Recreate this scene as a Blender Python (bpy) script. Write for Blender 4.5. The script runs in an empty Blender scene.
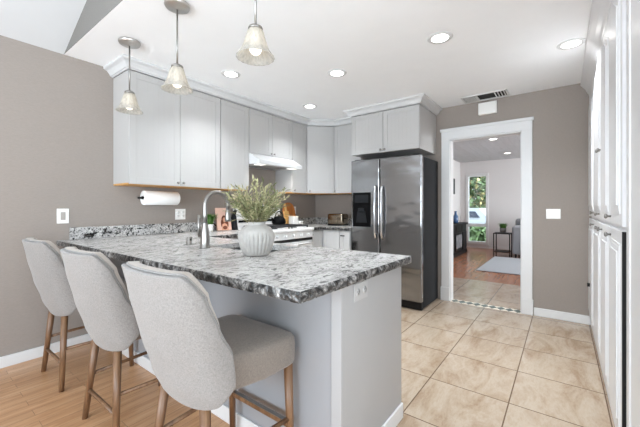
import bpy, bmesh, math, random
from mathutils import Vector, Matrix
random.seed(7)
PI = math.pi
SC = bpy.context.scene
COL = SC.collection

# ------------------------------------------------------------------ camera
TH = math.atan2(243, 320)                       # viewing direction, from +x towards +y
cd = bpy.data.cameras.new('camera'); cam = bpy.data.objects.new('camera', cd); COL.objects.link(cam)
cam.location = (0, 0, 1.19)
cam.rotation_euler = (PI/2, 0, TH - PI/2)
cd.sensor_width = 36; cd.lens = 18.0; cd.shift_y = -6.5/640; cd.clip_start = 0.02
SC.camera = cam
# ------------------------------------------------------------------ world, light, exposure
SC.view_settings.view_transform = 'Standard'; SC.view_settings.look = 'None'
SC.view_settings.gamma = 1; SC.view_settings.exposure = 1.57
SC.view_settings.use_curve_mapping = False
w = bpy.data.worlds.new('world'); SC.world = w; w.use_nodes = True
w.node_tree.nodes['Background'].inputs[0].default_value = (.80, .90, 1.0, 1)
w.node_tree.nodes['Background'].inputs[1].default_value = .9
SC.cycles.use_denoising = True
SC.cycles.max_bounces = 12; SC.cycles.diffuse_bounces = 8; SC.cycles.glossy_bounces = 5
SC.cycles.caustics_reflective = False; SC.cycles.caustics_refractive = False
SC.cycles.sample_clamp_indirect = 6

def area(name, loc, direction, sx, sy, power, col=(1, 1, 1)):
    l = bpy.data.lights.new(name, 'AREA'); l.shape = 'RECTANGLE'; l.size = sx; l.size_y = sy
    l.energy = power; l.color = col
    o = bpy.data.objects.new(name, l); COL.objects.link(o); o.location = loc
    o.rotation_euler = Vector(direction).to_track_quat('-Z', 'Y').to_euler()
    return o
area('daylight_dining_window', (-2.95, .9, 1.35), (1, 0, .9), 3.4, 2.0, 85, (.80, .91, 1.0))
area('rear_ceiling_fill', (-.9, -2.5, 1.2), (.5, 1, 1.0), 3.2, 2.0, 40, (.80, .92, 1.0))  # added fill at an unseen, assumed opening, tilted up to brighten the ceiling
area('living_fill', (7.6, -3.4, 1.4), (0, 1, .1), 3.6, 1.9, 105, (.90, .96, 1.0))  # added fill inside the windowless right wall, out of view, brightens the living room

sl = bpy.data.lights.new('sun', 'SUN'); sl.energy = 4; sl.angle = math.radians(.6); sl.color = (.80, .91, 1)
so = bpy.data.objects.new('sun', sl); COL.objects.link(so); so.location = (-3, -8, 8)
so.rotation_euler = Vector((.30, 1, -1.08)).to_track_quat('-Z', 'Y').to_euler()   # through an assumed rear opening; added so floor bounce brightens the ceiling

def spot(name, loc, power, col=(.90, .955, 1), r=.06, ang=122):
    l = bpy.data.lights.new(name, 'SPOT'); l.energy = power; l.color = col
    l.shadow_soft_size = r; l.spot_size = math.radians(ang); l.spot_blend = 1.0
    o = bpy.data.objects.new(name, l); COL.objects.link(o); o.location = loc
    return o

# ------------------------------------------------------------------ materials
def lin(c):
    return tuple(((v/255)/12.92 if v/255 <= .04045 else ((v/255+.055)/1.055)**2.4) for v in c) + (1,)

def nt(name):
    m = bpy.data.materials.new(name); m.use_nodes = True
    return m, m.node_tree, m.node_tree.nodes['Principled BSDF']

def objcoord(t, scale=(1, 1, 1)):
    tc = t.nodes.new('ShaderNodeTexCoord'); mp = t.nodes.new('ShaderNodeMapping')
    mp.inputs['Scale'].default_value = scale
    g = t.nodes.new('ShaderNodeNewGeometry')
    t.links.new(g.outputs['Position'], mp.inputs['Vector'])     # world position: nothing slides off a joint
    return mp.outputs[0]

def objlocal(t, scale=(1, 1, 1)):
    tc = t.nodes.new('ShaderNodeTexCoord'); mp = t.nodes.new('ShaderNodeMapping')
    mp.inputs['Scale'].default_value = scale
    t.links.new(tc.outputs['Object'], mp.inputs['Vector'])
    return mp.outputs[0]

def noise(t, vec, scale, detail=3, rough=.5, dist=0):
    n = t.nodes.new('ShaderNodeTexNoise'); n.inputs['Scale'].default_value = scale
    n.inputs['Detail'].default_value = detail; n.inputs['Roughness'].default_value = rough
    n.inputs['Distortion'].default_value = dist
    t.links.new(vec, n.inputs['Vector']); return n.outputs['Fac']

def ramp(t, fac, stops):
    r = t.nodes.new('ShaderNodeValToRGB'); e = r.color_ramp.elements
    while len(e) < len(stops): e.new(.5)
    for k, (p, c) in enumerate(stops): e[k].position = p; e[k].color = c
    t.links.new(fac, r.inputs[0]); return r.outputs[0]

def mix(t, fac, a, b, mode='MIX'):
    n = t.nodes.new('ShaderNodeMix'); n.data_type = 'RGBA'; n.blend_type = mode
    for s, v in ((n.inputs[0], fac), (n.inputs[6], a), (n.inputs[7], b)):
        if hasattr(v, 'is_linked') or hasattr(v, 'links'): t.links.new(v, s)
        else: s.default_value = v
    return n.outputs[2]

def bump(t, p, h, strength, dist=.002):
    b = t.nodes.new('ShaderNodeBump'); b.inputs['Strength'].default_value = strength
    b.inputs['Distance'].default_value = dist
    t.links.new(h, b.inputs['Height']); t.links.new(b.outputs[0], p.inputs['Normal'])

def plain(name, c, rough=.5, metal=0, var=.04, scale=6, spec=.5, bumpy=0, bscale=200, stretch=(1, 1, 1)):
    m, t, p = nt(name); v = objlocal(t, stretch); a = lin(c)
    f = noise(t, v, scale, 4)
    lo = tuple(max(0, x*(1-var)) for x in a[:3])+(1,); hi = tuple(min(1, x*(1+var)) for x in a[:3])+(1,)
    t.links.new(ramp(t, f, [(.3, lo), (.7, hi)]), p.inputs['Base Color'])
    p.inputs['Roughness'].default_value = rough; p.inputs['Metallic'].default_value = metal
    p.inputs['Specular IOR Level'].default_value = spec
    if bumpy: bump(t, p, noise(t, v, bscale, 2), bumpy)
    return m

def emit(name, c, s):
    m, t, p = nt(name)
    p.inputs['Base Color'].default_value = lin(c); p.inputs['Emission Color'].default_value = lin(c)
    p.inputs['Emission Strength'].default_value = s
    return m

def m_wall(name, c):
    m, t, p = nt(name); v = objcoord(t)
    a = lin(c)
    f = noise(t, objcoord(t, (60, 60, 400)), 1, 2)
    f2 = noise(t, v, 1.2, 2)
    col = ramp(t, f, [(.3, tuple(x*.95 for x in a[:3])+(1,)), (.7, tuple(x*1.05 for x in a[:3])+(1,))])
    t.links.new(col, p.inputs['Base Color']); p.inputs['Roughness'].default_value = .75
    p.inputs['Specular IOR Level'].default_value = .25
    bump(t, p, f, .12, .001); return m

def m_granite(name, k=1.0):
    m, t, p = nt(name)
    v = objcoord(t, (.75, 1.25, 1.1))
    big = noise(t, v, 6.5, 5, .62, 1.3)
    fine = noise(t, objcoord(t), 62, 6, .75)
    mid = noise(t, objcoord(t, (.7, 1.3, 1)), 23, 5, .65, 1.0)
    base = ramp(t, big, [(.25, lin((112, 111, 109))), (.42, lin((186, 184, 182))), (.55, lin((212, 210, 207))), (.75, lin((158, 156, 154)))])
    veins = ramp(t, mid, [(.38, (0, 0, 0, 1)), (.46, (1, 1, 1, 1)), (.56, (1, 1, 1, 1)), (.64, (.45, .45, .45, 1))])
    col = mix(t, min(1, .66*k), base, veins, 'MULTIPLY')
    fs = ramp(t, fine, [(.36+.05*(k-1), (.03, .03, .035, 1)), (.43+.05*(k-1), (1, 1, 1, 1))])
    col = mix(t, min(1, .8*k), col, fs, 'MULTIPLY')
    vo = t.nodes.new('ShaderNodeTexVoronoi'); vo.inputs['Scale'].default_value = 55
    t.links.new(objcoord(t), vo.inputs['Vector'])
    sp = ramp(t, vo.outputs['Distance'], [(.10, (.8, .8, .8, 1)), (.2, (0, 0, 0, 1))])
    # dark crystals gather in patches: a chunky look on the chiselled edge
    g = t.nodes.new('ShaderNodeNewGeometry'); sx = t.nodes.new('ShaderNodeSeparateXYZ')
    col = mix(t, sp, col, lin((238, 236, 232)))
    t.links.new(col, p.inputs['Base Color']); p.inputs['Roughness'].default_value = .22
    return m

def m_granite_edge(name):                      # the chiselled rim: the same stone, broken open into coarse dark crystals
    m, t, p = nt(name)
    a = noise(t, objcoord(t), 30, 4, .7, .6); b = noise(t, objcoord(t), 75, 5, .7)
    col = ramp(t, a, [(.38, lin((16, 16, 18))), (.48, lin((58, 57, 56))), (.56, lin((118, 116, 114))), (.68, lin((176, 173, 170)))])
    col = mix(t, .6, col, ramp(t, b, [(.40, (.05, .05, .05, 1)), (.52, (1, 1, 1, 1))]), 'MULTIPLY')
    t.links.new(col, p.inputs['Base Color']); p.inputs['Roughness'].default_value = .35
    bump(t, p, a, .4, .006); return m

def m_tile(name):
    m, t, p = nt(name); g = t.nodes.new('ShaderNodeNewGeometry')
    mp = t.nodes.new('ShaderNodeMapping'); mp.inputs['Location'].default_value = (-2.24, -.263, 0)
    t.links.new(g.outputs['Position'], mp.inputs['Vector'])
    br = t.nodes.new('ShaderNodeTexBrick'); br.offset = 0; br.squash = 1
    br.inputs['Scale'].default_value = 1; br.inputs['Brick Width'].default_value = .475; br.inputs['Row Height'].default_value = .475
    br.inputs['Mortar Size'].default_value = .0036; br.inputs['Mortar Smooth'].default_value = .1; br.inputs['Bias'].default_value = 0
    br.inputs['Color1'].default_value = (.0, .0, .0, 1); br.inputs['Color2'].default_value = (1, 1, 1, 1)
    br.inputs['Mortar'].default_value = (.5, .5, .5, 1)
    t.links.new(mp.outputs[0], br.inputs['Vector'])
    # travertine veining shifted per tile
    add = t.nodes.new('ShaderNodeVectorMath'); add.operation = 'MULTIPLY_ADD'
    t.links.new(br.outputs['Color'], add.inputs[0]); add.inputs[1].default_value = (3, 5, 7)
    sc = t.nodes.new('ShaderNodeMapping'); sc.inputs['Scale'].default_value = (1.2, 3.4, 1); sc.inputs['Rotation'].default_value = (0, 0, .5)
    t.links.new(g.outputs['Position'], sc.inputs['Vector']); t.links.new(sc.outputs[0], add.inputs[2])
    f = noise(t, add.outputs[0], 1.7, 9, .66, .7)
    f2 = noise(t, add.outputs[0], 22, 6, .7, .5)
    c = ramp(t, f, [(.30, lin((144, 120, 97))), (.45, lin((167, 149, 129))), (.55, lin((178, 163, 145))), (.72, lin((157, 136, 115)))])
    c = mix(t, .22, c, ramp(t, f2, [(.35, lin((206, 182, 150))), (.55, (1, 1, 1, 1))]), 'MULTIPLY')
    c = mix(t, br.outputs['Fac'], c, lin((104, 84, 66)))
    t.links.new(c, p.inputs['Base Color']); p.inputs['Roughness'].default_value = .2
    inv = t.nodes.new('ShaderNodeMath'); inv.operation = 'SUBTRACT'; inv.inputs[0].default_value = 1
    t.links.new(br.outputs['Fac'], inv.inputs[1]); bump(t, p, inv.outputs[0], .5, .002)
    return m

def m_planks(name, cols, rough=.35, pw=.075, pl=.75):
    m, t, p = nt(name); v = objcoord(t)
    br = t.nodes.new('ShaderNodeTexBrick'); br.offset = .37; br.squash = 1
    br.inputs['Scale'].default_value = 1; br.inputs['Brick Width'].default_value = pl; br.inputs['Row Height'].default_value = pw
    br.inputs['Mortar Size'].default_value = .0008; br.inputs['Color1'].default_value = (0, 0, 0, 1); br.inputs['Color2'].default_value = (1, 1, 1, 1)
    t.links.new(v, br.inputs['Vector'])
    add = t.nodes.new('ShaderNodeVectorMath'); add.operation = 'MULTIPLY_ADD'
    t.links.new(br.outputs['Color'], add.inputs[0]); add.inputs[1].default_value = (4, 7, 3)
    t.links.new(objcoord(t, (2.2, 26, 1)), add.inputs[2])
    f = noise(t, add.outputs[0], 1.3, 6, .6, .8)
    c = ramp(t, f, [(.25, lin(cols[0])), (.5, lin(cols[1])), (.75, lin(cols[2]))])
    tone = ramp(t, br.outputs['Color'], [(0, (.80, .78, .76, 1)), (1, (1, 1, 1, 1))])
    c = mix(t, .55, c, tone, 'MULTIPLY')
    c = mix(t, br.outputs['Fac'], c, lin(tuple(x*.55 for x in cols[0])))
    t.links.new(c, p.inputs['Base Color']); p.inputs['Roughness'].default_value = rough
    return m

def m_wood(name, cols, rough=.45, axis=2, scale=1):
    m, t, p = nt(name); s = [22, 22, 22]; s[axis] = 2.0
    f = noise(t, objlocal(t, tuple(x*scale for x in s)), 1.5, 5, .6, 1.0)
    t.links.new(ramp(t, f, [(.28, lin(cols[0])), (.5, lin(cols[1])), (.75, lin(cols[2]))]), p.inputs['Base Color'])
    p.inputs['Roughness'].default_value = rough; bump(t, p, f, .1, .001); return m

def m_fabric(name, c, var=.10):
    m, t, p = nt(name); a = lin(c)
    w1 = noise(t, objlocal(t, (1, 1, .25)), 420, 2); w2 = noise(t, objlocal(t, (.3, .3, 1)), 420, 2)
    big = noise(t, objlocal(t), 9, 4)
    add = t.nodes.new('ShaderNodeMath'); add.operation = 'ADD'; t.links.new(w1, add.inputs[0]); t.links.new(w2, add.inputs[1])
    hl = t.nodes.new('ShaderNodeMath'); hl.operation = 'MULTIPLY'; hl.inputs[1].default_value = .5; t.links.new(add.outputs[0], hl.inputs[0])
    c1 = ramp(t, hl.outputs[0], [(.36, tuple(x*(1-var*1.5) for x in a[:3])+(1,)), (.62, tuple(min(1, x*(1+var)) for x in a[:3])+(1,))])
    c1 = mix(t, .35, c1, ramp(t, big, [(.3, (.86, .85, .84, 1)), (.7, (1, 1, 1, 1))]), 'MULTIPLY')
    t.links.new(c1, p.inputs['Base Color']); p.inputs['Roughness'].default_value = .95; p.inputs['Specular IOR Level'].default_value = .15
    p.inputs['Sheen Weight'].default_value = .25
    bump(t, p, hl.outputs[0], .35, .0015); return m

def m_steel(name, c=(178, 178, 180), rough=.27, wave=.0):
    m, t, p = nt(name)
    f = noise(t, objlocal(t, (900, 900, 6)), 1, 2)
    a = lin(c)
    t.links.new(ramp(t, f, [(.3, tuple(x*.93 for x in a[:3])+(1,)), (.7, tuple(min(1, x*1.06) for x in a[:3])+(1,))]), p.inputs['Base Color'])
    p.inputs['Metallic'].default_value = 1; p.inputs['Roughness'].default_value = rough
    if wave:
        bump(t, p, noise(t, objlocal(t, (1, 1, 2.2)), 1.7, 2), wave, .05)
    return m

M = {}
M['paint'] = m_wall('taupe_wall_paint', (149, 140, 133))
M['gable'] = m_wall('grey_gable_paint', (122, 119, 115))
M['living_paint'] = m_wall('pale_grey_wall_paint', (212, 209, 208))
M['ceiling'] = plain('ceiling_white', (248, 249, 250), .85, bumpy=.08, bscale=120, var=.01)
M['vault'] = plain('vault_white', (206, 207, 208), .85, bumpy=.08, bscale=120, var=.01)  # same white as the flat ceiling, darkened to offset the stronger light here
M['living_ceiling'] = m_planks('grey_plank_ceiling', [(176, 176, 178), (186, 186, 188), (196, 196, 198)], .6, .14, 2.4)
M['white'] = plain('cabinet_white', (179, 177, 175), .38, var=.012)
M['crown'] = plain('crown_white', (204, 204, 204), .45, var=.012)
M['white2'] = plain('pantry_white', (222, 222, 223), .35, var=.012)
M['trim'] = plain('trim_white', (216, 216, 216), .4, var=.012)
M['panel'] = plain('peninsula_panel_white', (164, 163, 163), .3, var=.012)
M['panel_shaded'] = plain('stool_side_white_shaded', (148, 149, 152), .3, var=.012)  # same paint as the end panel, with the overhang's shade put into the colour
M['tile'] = m_tile('travertine_floor_tile')
M['mosaic'] = plain('threshold_slate', (92, 104, 98), .4, var=.45, scale=16)
M['oak_floor'] = m_planks('honey_oak_planks', [(172, 126, 90), (194, 149, 110), (212, 173, 136)], .3)
M['red_floor'] = m_planks('reddish_planks', [(132, 84, 58), (158, 104, 74), (182, 128, 96)], .22, .09, .9)
M['granite'] = m_granite('speckled_granite'); M['granite_up'] = m_granite('granite_upstand', 2.0); M['granite_edge'] = m_granite_edge('granite_chiselled_edge')
M['under_wood'] = m_wood('raw_plywood', [(176, 124, 66), (204, 152, 88), (220, 172, 110)], .6, 0)
M['leg_wood'] = m_wood('walnut_leg_wood', [(88, 60, 40), (114, 83, 58), (138, 106, 77)], .4, 2)
M['fabric'] = m_fabric('oatmeal_linen', (139, 135, 132), .13)
M['fabric_in'] = m_fabric('pale_linen_lining', (180, 171, 162), .1)
M['seat_fabric'] = m_fabric('seat_linen', (127, 118, 110), .12)
M['sofa'] = m_fabric('grey_sofa_fabric', (140, 142, 146))
M['rug'] = m_fabric('pale_blue_grey_rug', (138, 142, 149), .16)
M['steel'] = m_steel('fridge_steel', (150, 150, 151), .16, .35)
M['nickel'] = m_steel('brushed_nickel', (150, 147, 143), .3)
M['satin'] = m_steel('satin_nickel', (206, 203, 199), .35)
M['chrome'] = m_steel('chrome', (205, 205, 208), .12)
M['sinksteel'] = m_steel('sink_steel', (150, 150, 152), .3)
M['handle'] = m_steel('handle_steel', (205, 205, 208), .22)
M['charcoal'] = plain('fridge_side_charcoal', (34, 35, 37), .75, var=.1, spec=.12)
M['black'] = plain('black_gloss', (14, 14, 15), .4, var=.1, spec=.06)
M['matte_black'] = plain('matte_black', (26, 25, 25), .6, var=.1, spec=.2)
M['dark'] = plain('dark_gap', (30, 29, 28), .8, var=.1)
M['iron'] = plain('cast_iron', (34, 34, 36), .6, var=.15)
M['plastic'] = plain('white_plastic', (240, 238, 234), .35, var=.01)
M['outlet_grey'] = plain('pale_grey_plastic', (176, 175, 174), .4, var=.01)
M['grey_plastic'] = plain('grey_rocker', (168, 162, 156), .4, var=.02)
M['enamel'] = plain('white_enamel', (240, 240, 240), .18, var=.01)
M['paper'] = plain('paper_towel', (244, 243, 241), .9, var=.02, bumpy=.3, bscale=90)
M['ceramic'] = plain('vase_ceramic', (160, 156, 151), .75, var=.07, scale=40, bumpy=.2, bscale=160)
M['whitepot'] = plain('white_pot', (232, 230, 226), .4, var=.02)
M['greypot'] = plain('grey_pot', (128, 126, 124), .6, var=.05)
M['leaf_pale'] = plain('pale_sage_leaf', (160, 157, 118), .6, var=.28, scale=26)
M['leaf_mid'] = plain('olive_leaf', (112, 116, 76), .6, var=.3, scale=26)
M['leaf_dry'] = plain('straw_leaf', (180, 168, 134), .65, var=.2, scale=26)
M['leaf_green'] = plain('grass_leaf', (74, 112, 44), .5, var=.35, scale=30)
M['stem'] = plain('stem_brown', (120, 112, 80), .7, var=.1)
M['soil'] = plain('soil', (60, 48, 38), .95, var=.3, scale=80)
M['board'] = m_wood('cutting_board_wood', [(150, 84, 36), (182, 108, 50), (204, 134, 70)], .35, 2, .6)
M['board_pale'] = m_wood('pale_board_wood', [(206, 150, 78), (226, 176, 104), (238, 196, 132)], .35, 2, .6)
M['pink'] = plain('peach_cover', (226, 186, 168), .5, var=.05)
M['skin'] = plain('cover_figure_skin', (214, 160, 132), .5, var=.05)
M['hair'] = plain('cover_figure_brown', (112, 58, 36), .5, var=.15)
M['pages'] = plain('book_pages', (236, 228, 214), .8, var=.03)
M['bronze'] = m_steel('toaster_metal', (150, 138, 122), .25)
M['blue_glass'] = plain('blue_glaze', (70, 100, 140), .15, var=.15)
M['hearth_glass'] = plain('fireplace_screen', (120, 122, 126), .12, var=.3, scale=9)
M['lamp'] = emit('lamp_lens', (255, 252, 248), 3.0)
M['hood_lamp'] = emit('hood_lamp_lens', (255, 252, 246), .35)
M['bulb'] = emit('bulb_glow', (255, 246, 232), .75)
M['hedge'] = plain('garden_leaves', (92, 112, 72), .7, var=.6, scale=4)
M['hedge2'] = plain('garden_leaves_yellow', (160, 146, 96), .7, var=.5, scale=4)
M['lawn'] = plain('garden_ground', (150, 160, 130), .9, var=.2, scale=3)
M['asphalt'] = plain('driveway', (138, 138, 140), .9, var=.08)
M['carpaint'] = plain('car_paint', (176, 180, 188), .2, var=.01)
M['carglass'] = plain('car_glass', (38, 50, 70), .1, var=.1)

def m_shade():
    m, t, p = nt('frosted_ribbed_glass')
    p.inputs['Base Color'].default_value = lin((205, 204, 200)); p.inputs['Roughness'].default_value = .3
    tr = t.nodes.new('ShaderNodeBsdfTranslucent'); tr.inputs[0].default_value = lin((218, 213, 203))
    tp = t.nodes.new('ShaderNodeBsdfTransparent')
    mx = t.nodes.new('ShaderNodeMixShader'); mx.inputs[0].default_value = .6
    t.links.new(p.outputs[0], mx.inputs[1]); t.links.new(tr.outputs[0], mx.inputs[2])
    m2 = t.nodes.new('ShaderNodeMixShader')
    f = noise(t, objlocal(t, (1, 1, .3)), 70, 3)
    r = ramp(t, f, [(.4, (.12, .12, .12, 1)), (.7, (.42, .42, .42, 1))])
    t.links.new(r, m2.inputs[0]); t.links.new(mx.outputs[0], m2.inputs[1]); t.links.new(tp.outputs[0], m2.inputs[2])
    t.links.new(m2.outputs[0], t.nodes['Material Output'].inputs[0]); return m
M['shade'] = m_shade()

def m_glass():
    m, t, p = nt('window_glass')
    gl = t.nodes.new('ShaderNodeBsdfGlossy'); gl.inputs['Roughness'].default_value = .02
    tp = t.nodes.new('ShaderNodeBsdfTransparent'); tp.inputs[0].default_value = (.96, .98, .98, 1)
    mx = t.nodes.new('ShaderNodeMixShader'); mx.inputs[0].default_value = .06
    t.links.new(tp.outputs[0], mx.inputs[1]); t.links.new(gl.outputs[0], mx.inputs[2])
    t.links.new(mx.outputs[0], t.nodes['Material Output'].inputs[0]); return m
M['glass'] = m_glass()

# ------------------------------------------------------------------ mesh helpers
def nb(): return bmesh.new()
def Rz(a, loc=(0, 0, 0)): return Matrix.Translation(loc) @ Matrix.Rotation(a, 4, 'Z')

def box(bm, x0, x1, y0, y1, z0, z1, T=None, bev=0, mi=0, seg=2):
    if x1 < x0: x0, x1 = x1, x0
    if y1 < y0: y0, y1 = y1, y0
    vs = [bm.verts.new((x, y, z)) for z in (z0, z1) for y in (y0, y1) for x in (x0, x1)]
    fs = [bm.faces.new([vs[k] for k in q]) for q in ((0, 2, 3, 1), (4, 5, 7, 6), (0, 1, 5, 4), (2, 6, 7, 3), (0, 4, 6, 2), (1, 3, 7, 5))]
    for f in fs: f.material_index = mi
    if bev:
        es = list({e for f in fs for e in f.edges})
        r = bmesh.ops.bevel(bm, geom=es, offset=bev, segments=seg, profile=.5, affect='EDGES')
        vs = list({v for f in r['faces'] for v in f.verts} | {v for v in vs if v.is_valid})
        for f in r['faces']: f.material_index = mi
    if T is not None: bmesh.ops.transform(bm, matrix=T, verts=[v for v in vs if v.is_valid])
    return fs

def lathe(bm, prof, seg=32, c=(0, 0, 0), T=None, mi=0, rib=None):
    rings = []; allv = []
    for r, z in prof:
        if r < 1e-5: ring = [bm.verts.new((c[0], c[1], c[2]+z))]
        else:
            ring = []
            for k in range(seg):
                a = 2*PI*k/seg; rr = r*(rib(a, z) if rib else 1)
                ring.append(bm.verts.new((c[0]+rr*math.cos(a), c[1]+rr*math.sin(a), c[2]+z)))
        rings.append(ring); allv += ring
    for A, B in zip(rings, rings[1:]):
        if len(A) == 1 and len(B) == 1: continue
        for k in range(seg):
            j = (k+1) % seg
            if len(A) == 1: f = bm.faces.new((A[0], B[j], B[k]))
            elif len(B) == 1: f = bm.faces.new((A[k], A[j], B[0]))
            else: f = bm.faces.new((A[k], A[j], B[j], B[k]))
            f.material_index = mi; f.smooth = True
    if T is not None: bmesh.ops.transform(bm, matrix=T, verts=allv)
    return allv

def cyl(bm, p0, p1, r0, r1=None, seg=16, mi=0, cap=True):
    r1 = r0 if r1 is None else r1
    p0, p1 = Vector(p0), Vector(p1); d = p1-p0
    q = d.to_track_quat('Z', 'Y').to_matrix().to_4x4()
    pr = [(r0, 0), (r1, d.length)]
    if cap: pr = [(0, 0)] + pr + [(0, d.length)]
    return lathe(bm, pr, seg, T=Matrix.Translation(p0) @ q, mi=mi)

def tube(bm, pts, r, seg=10, mi=0, closed=False):
    pts = [Vector(p) for p in pts]; n = len(pts); rings = []
    rr = r if isinstance(r, (list, tuple)) else [r]*n
    up = None
    for i, p in enumerate(pts):
        a = pts[(i-1) % n] if (i or closed) else p; b = pts[(i+1) % n] if (i < n-1 or closed) else p
        d = (b-a).normalized()
        if up is None: up = Vector((0, 0, 1)) if abs(d.z) < .9 else Vector((1, 0, 0))
        x = d.cross(up).normalized(); up = x.cross(d).normalized()
        rings.append([bm.verts.new(p + rr[i]*(math.cos(2*PI*k/seg)*x + math.sin(2*PI*k/seg)*up)) for k in range(seg)])
    m = n if closed else n-1
    for i in range(m):
        A, B = rings[i], rings[(i+1) % n]
        for k in range(seg):
            f = bm.faces.new((A[k], A[(k+1) % seg], B[(k+1) % seg], B[k])); f.smooth = True; f.material_index = mi
    if not closed:
        bm.faces.new(rings[0][::-1]); bm.faces.new(rings[-1])

def prism(bm, poly, a0, a1, plane='xy', T=None, mi=0):
    """extrude a 2-D polygon along the third axis"""
    def pt(p, h):
        return {'xy': (p[0], p[1], h), 'xz': (p[0], h, p[1]), 'yz': (h, p[0], p[1])}[plane]
    A = [bm.verts.new(pt(p, a0)) for p in poly]; B = [bm.verts.new(pt(p, a1)) for p in poly]
    fs = [bm.faces.new(A), bm.faces.new(B[::-1])]
    n = len(poly)
    for k in range(n): fs.append(bm.faces.new((A[k], B[k], B[(k+1) % n], A[(k+1) % n])))
    for f in fs: f.material_index = mi
    if T is not None: bmesh.ops.transform(bm, matrix=T, verts=A+B)

def sweep(bm, path, prof):
    """profile (out, z) along a 2-D path, mitred; out = to the right of travel"""
    n = len(path); rows = []
    for i, p in enumerate(path):
        p = Vector(p)
        d1 = (p-Vector(path[i-1])).normalized() if i else None
        d2 = (Vector(path[i+1])-p).normalized() if i < n-1 else None
        if d1 is None: d1 = d2
        if d2 is None: d2 = d1
        n1 = Vector((d1.y, -d1.x)); n2 = Vector((d2.y, -d2.x))
        mv = (n1+n2).normalized(); mv = mv / max(.2, mv.dot(n1))
        rows.append([bm.verts.new((p.x+mv.x*o, p.y+mv.y*o, z)) for o, z in prof])
    k = len(prof)
    for A, B in zip(rows, rows[1:]):
        for j in range(k): bm.faces.new((A[j], A[(j+1) % k], B[(j+1) % k], B[j]))
    bm.faces.new(rows[0]); bm.faces.new(rows[-1][::-1])

def wloc(o):
    v = Vector((0, 0, 0))
    while o is not None: v += Vector(o.location); o = o.parent
    return v

def obj(name, bm, mats, parent=None, base=None, smooth=False, local=False):
    """bm in world coordinates unless local; linked as one mesh object"""
    off = wloc(parent) if parent is not None else Vector(base or (0, 0, 0))
    if not local: bmesh.ops.translate(bm, vec=-off, verts=bm.verts)
    bmesh.ops.recalc_face_normals(bm, faces=bm.faces)
    me = bpy.data.meshes.new(name); bm.to_mesh(me); bm.free()
    for m in (mats if isinstance(mats, (list, tuple)) else [mats]): me.materials.append(m)
    if smooth:
        for p in me.polygons: p.use_smooth = True
    o = bpy.data.objects.new(name, me); COL.objects.link(o)
    if parent is not None: o.parent = parent
    elif base is not None: o.location = base
    return o

def tag(o, label, cat, group=None, kind=None):
    o['label'] = label; o['category'] = cat
    if group: o['group'] = group
    if kind: o['kind'] = kind
    return o

def thing(name, label, cat, loc=(0, 0, 0), group=None):
    o = bpy.data.objects.new(name, None); COL.objects.link(o); o.location = loc; o.empty_display_size = .1
    return tag(o, label, cat, group)

def struct(name, bm, mats, label=None, parent=None):
    o = obj(name, bm, mats, parent)
    if parent is None: o['kind'] = 'structure'
    return o

def dup(root, loc, label, group=None):
    r = root.copy(); COL.objects.link(r); r.location = loc; r['label'] = label
    if group: r['group'] = group
    for ch in list(root.children):
        c = ch.copy(); COL.objects.link(c); c.parent = r
        for g in list(ch.children):
            d = g.copy(); COL.objects.link(d); d.parent = c
    return r

H = 2.46; YA = 3.31; XB = 4.23; XE = .832          # ceiling, left wall, back wall, edge of the flat ceiling

# ------------------------------------------------------------------ the setting
bm = nb(); box(bm, 1.1, 5.68, -.85, YA+.1, -.1, 0); box(bm, -3.1, 1.1, -2.7, -.25, -.1, 0); struct('floor', bm, M['tile'])
bm = nb(); box(bm, -3.1, 1.1, -.25, YA+.1, -.1, 0); struct('floor_dining', bm, M['oak_floor'])
bm = nb(); box(bm, 5.68, 10.4, -3.6, 2.6, -.1, 0); box(bm, 4.35, 5.68, -3.6, -.85, -.1, 0); struct('floor_living', bm, M['red_floor'])
bm = nb()
for k in range(9):                                # slate diamonds of the threshold strip
    y = .366 + .0853*(k+.5)
    prism(bm, [(4.20, y), (4.265, y-.043), (4.33, y), (4.265, y+.043)], .0, .004)
box(bm, 4.20, 4.33, .366, 1.135, 0, .0015, mi=1)
struct('trim_threshold', bm, [M['mosaic'], M['pages']])
# left wall (taupe)
bm = nb(); box(bm, -3.1, XB+.12, YA, YA+.12, 0, H+.1); struct('wall_left', bm, M['paint'])
# back wall with the doorway
OY0, OY1, OZ = .366, 1.148, 2.045
bm = nb()
box(bm, XB, XB+.12, OY1, YA, 0, H+.1); box(bm, XB, XB+.12, -.85, OY0, 0, H+.1); box(bm, XB, XB+.12, OY0, OY1, OZ, H+.1)
struct('wall_back', bm, M['paint'])
bm = nb(); box(bm, .9, XB+.12, -.95, -.85, 0, H+.1); box(bm, .9, 1.0, -2.7, -.95, 0, H+1.5); struct('wall_right', bm, M['paint'])
# rear of the dining area, with the openings the daylight comes through
bm = nb()
box(bm, -3.1, -3.0, -2.7, -.85, 0, 3.9); box(bm, -3.1, -3.0, 2.65, YA, 0, 3.9)
box(bm, -3.1, -3.0, -.85, 2.65, 0, .25); box(bm, -3.1, -3.0, -.85, 2.65, 2.45, 3.9)
struct('wall_dining', bm, M['living_paint'])
bm = nb()
box(bm, -3.1, -2.55, -2.7, -2.6, 0, 2.6); box(bm, .75, .9, -2.7, -2.6, 0, 2.6); box(bm, -2.55, .75, -2.7, -2.6, 2.28, 2.6)
struct('wall_assumed_opening', bm, M['living_paint'])
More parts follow.
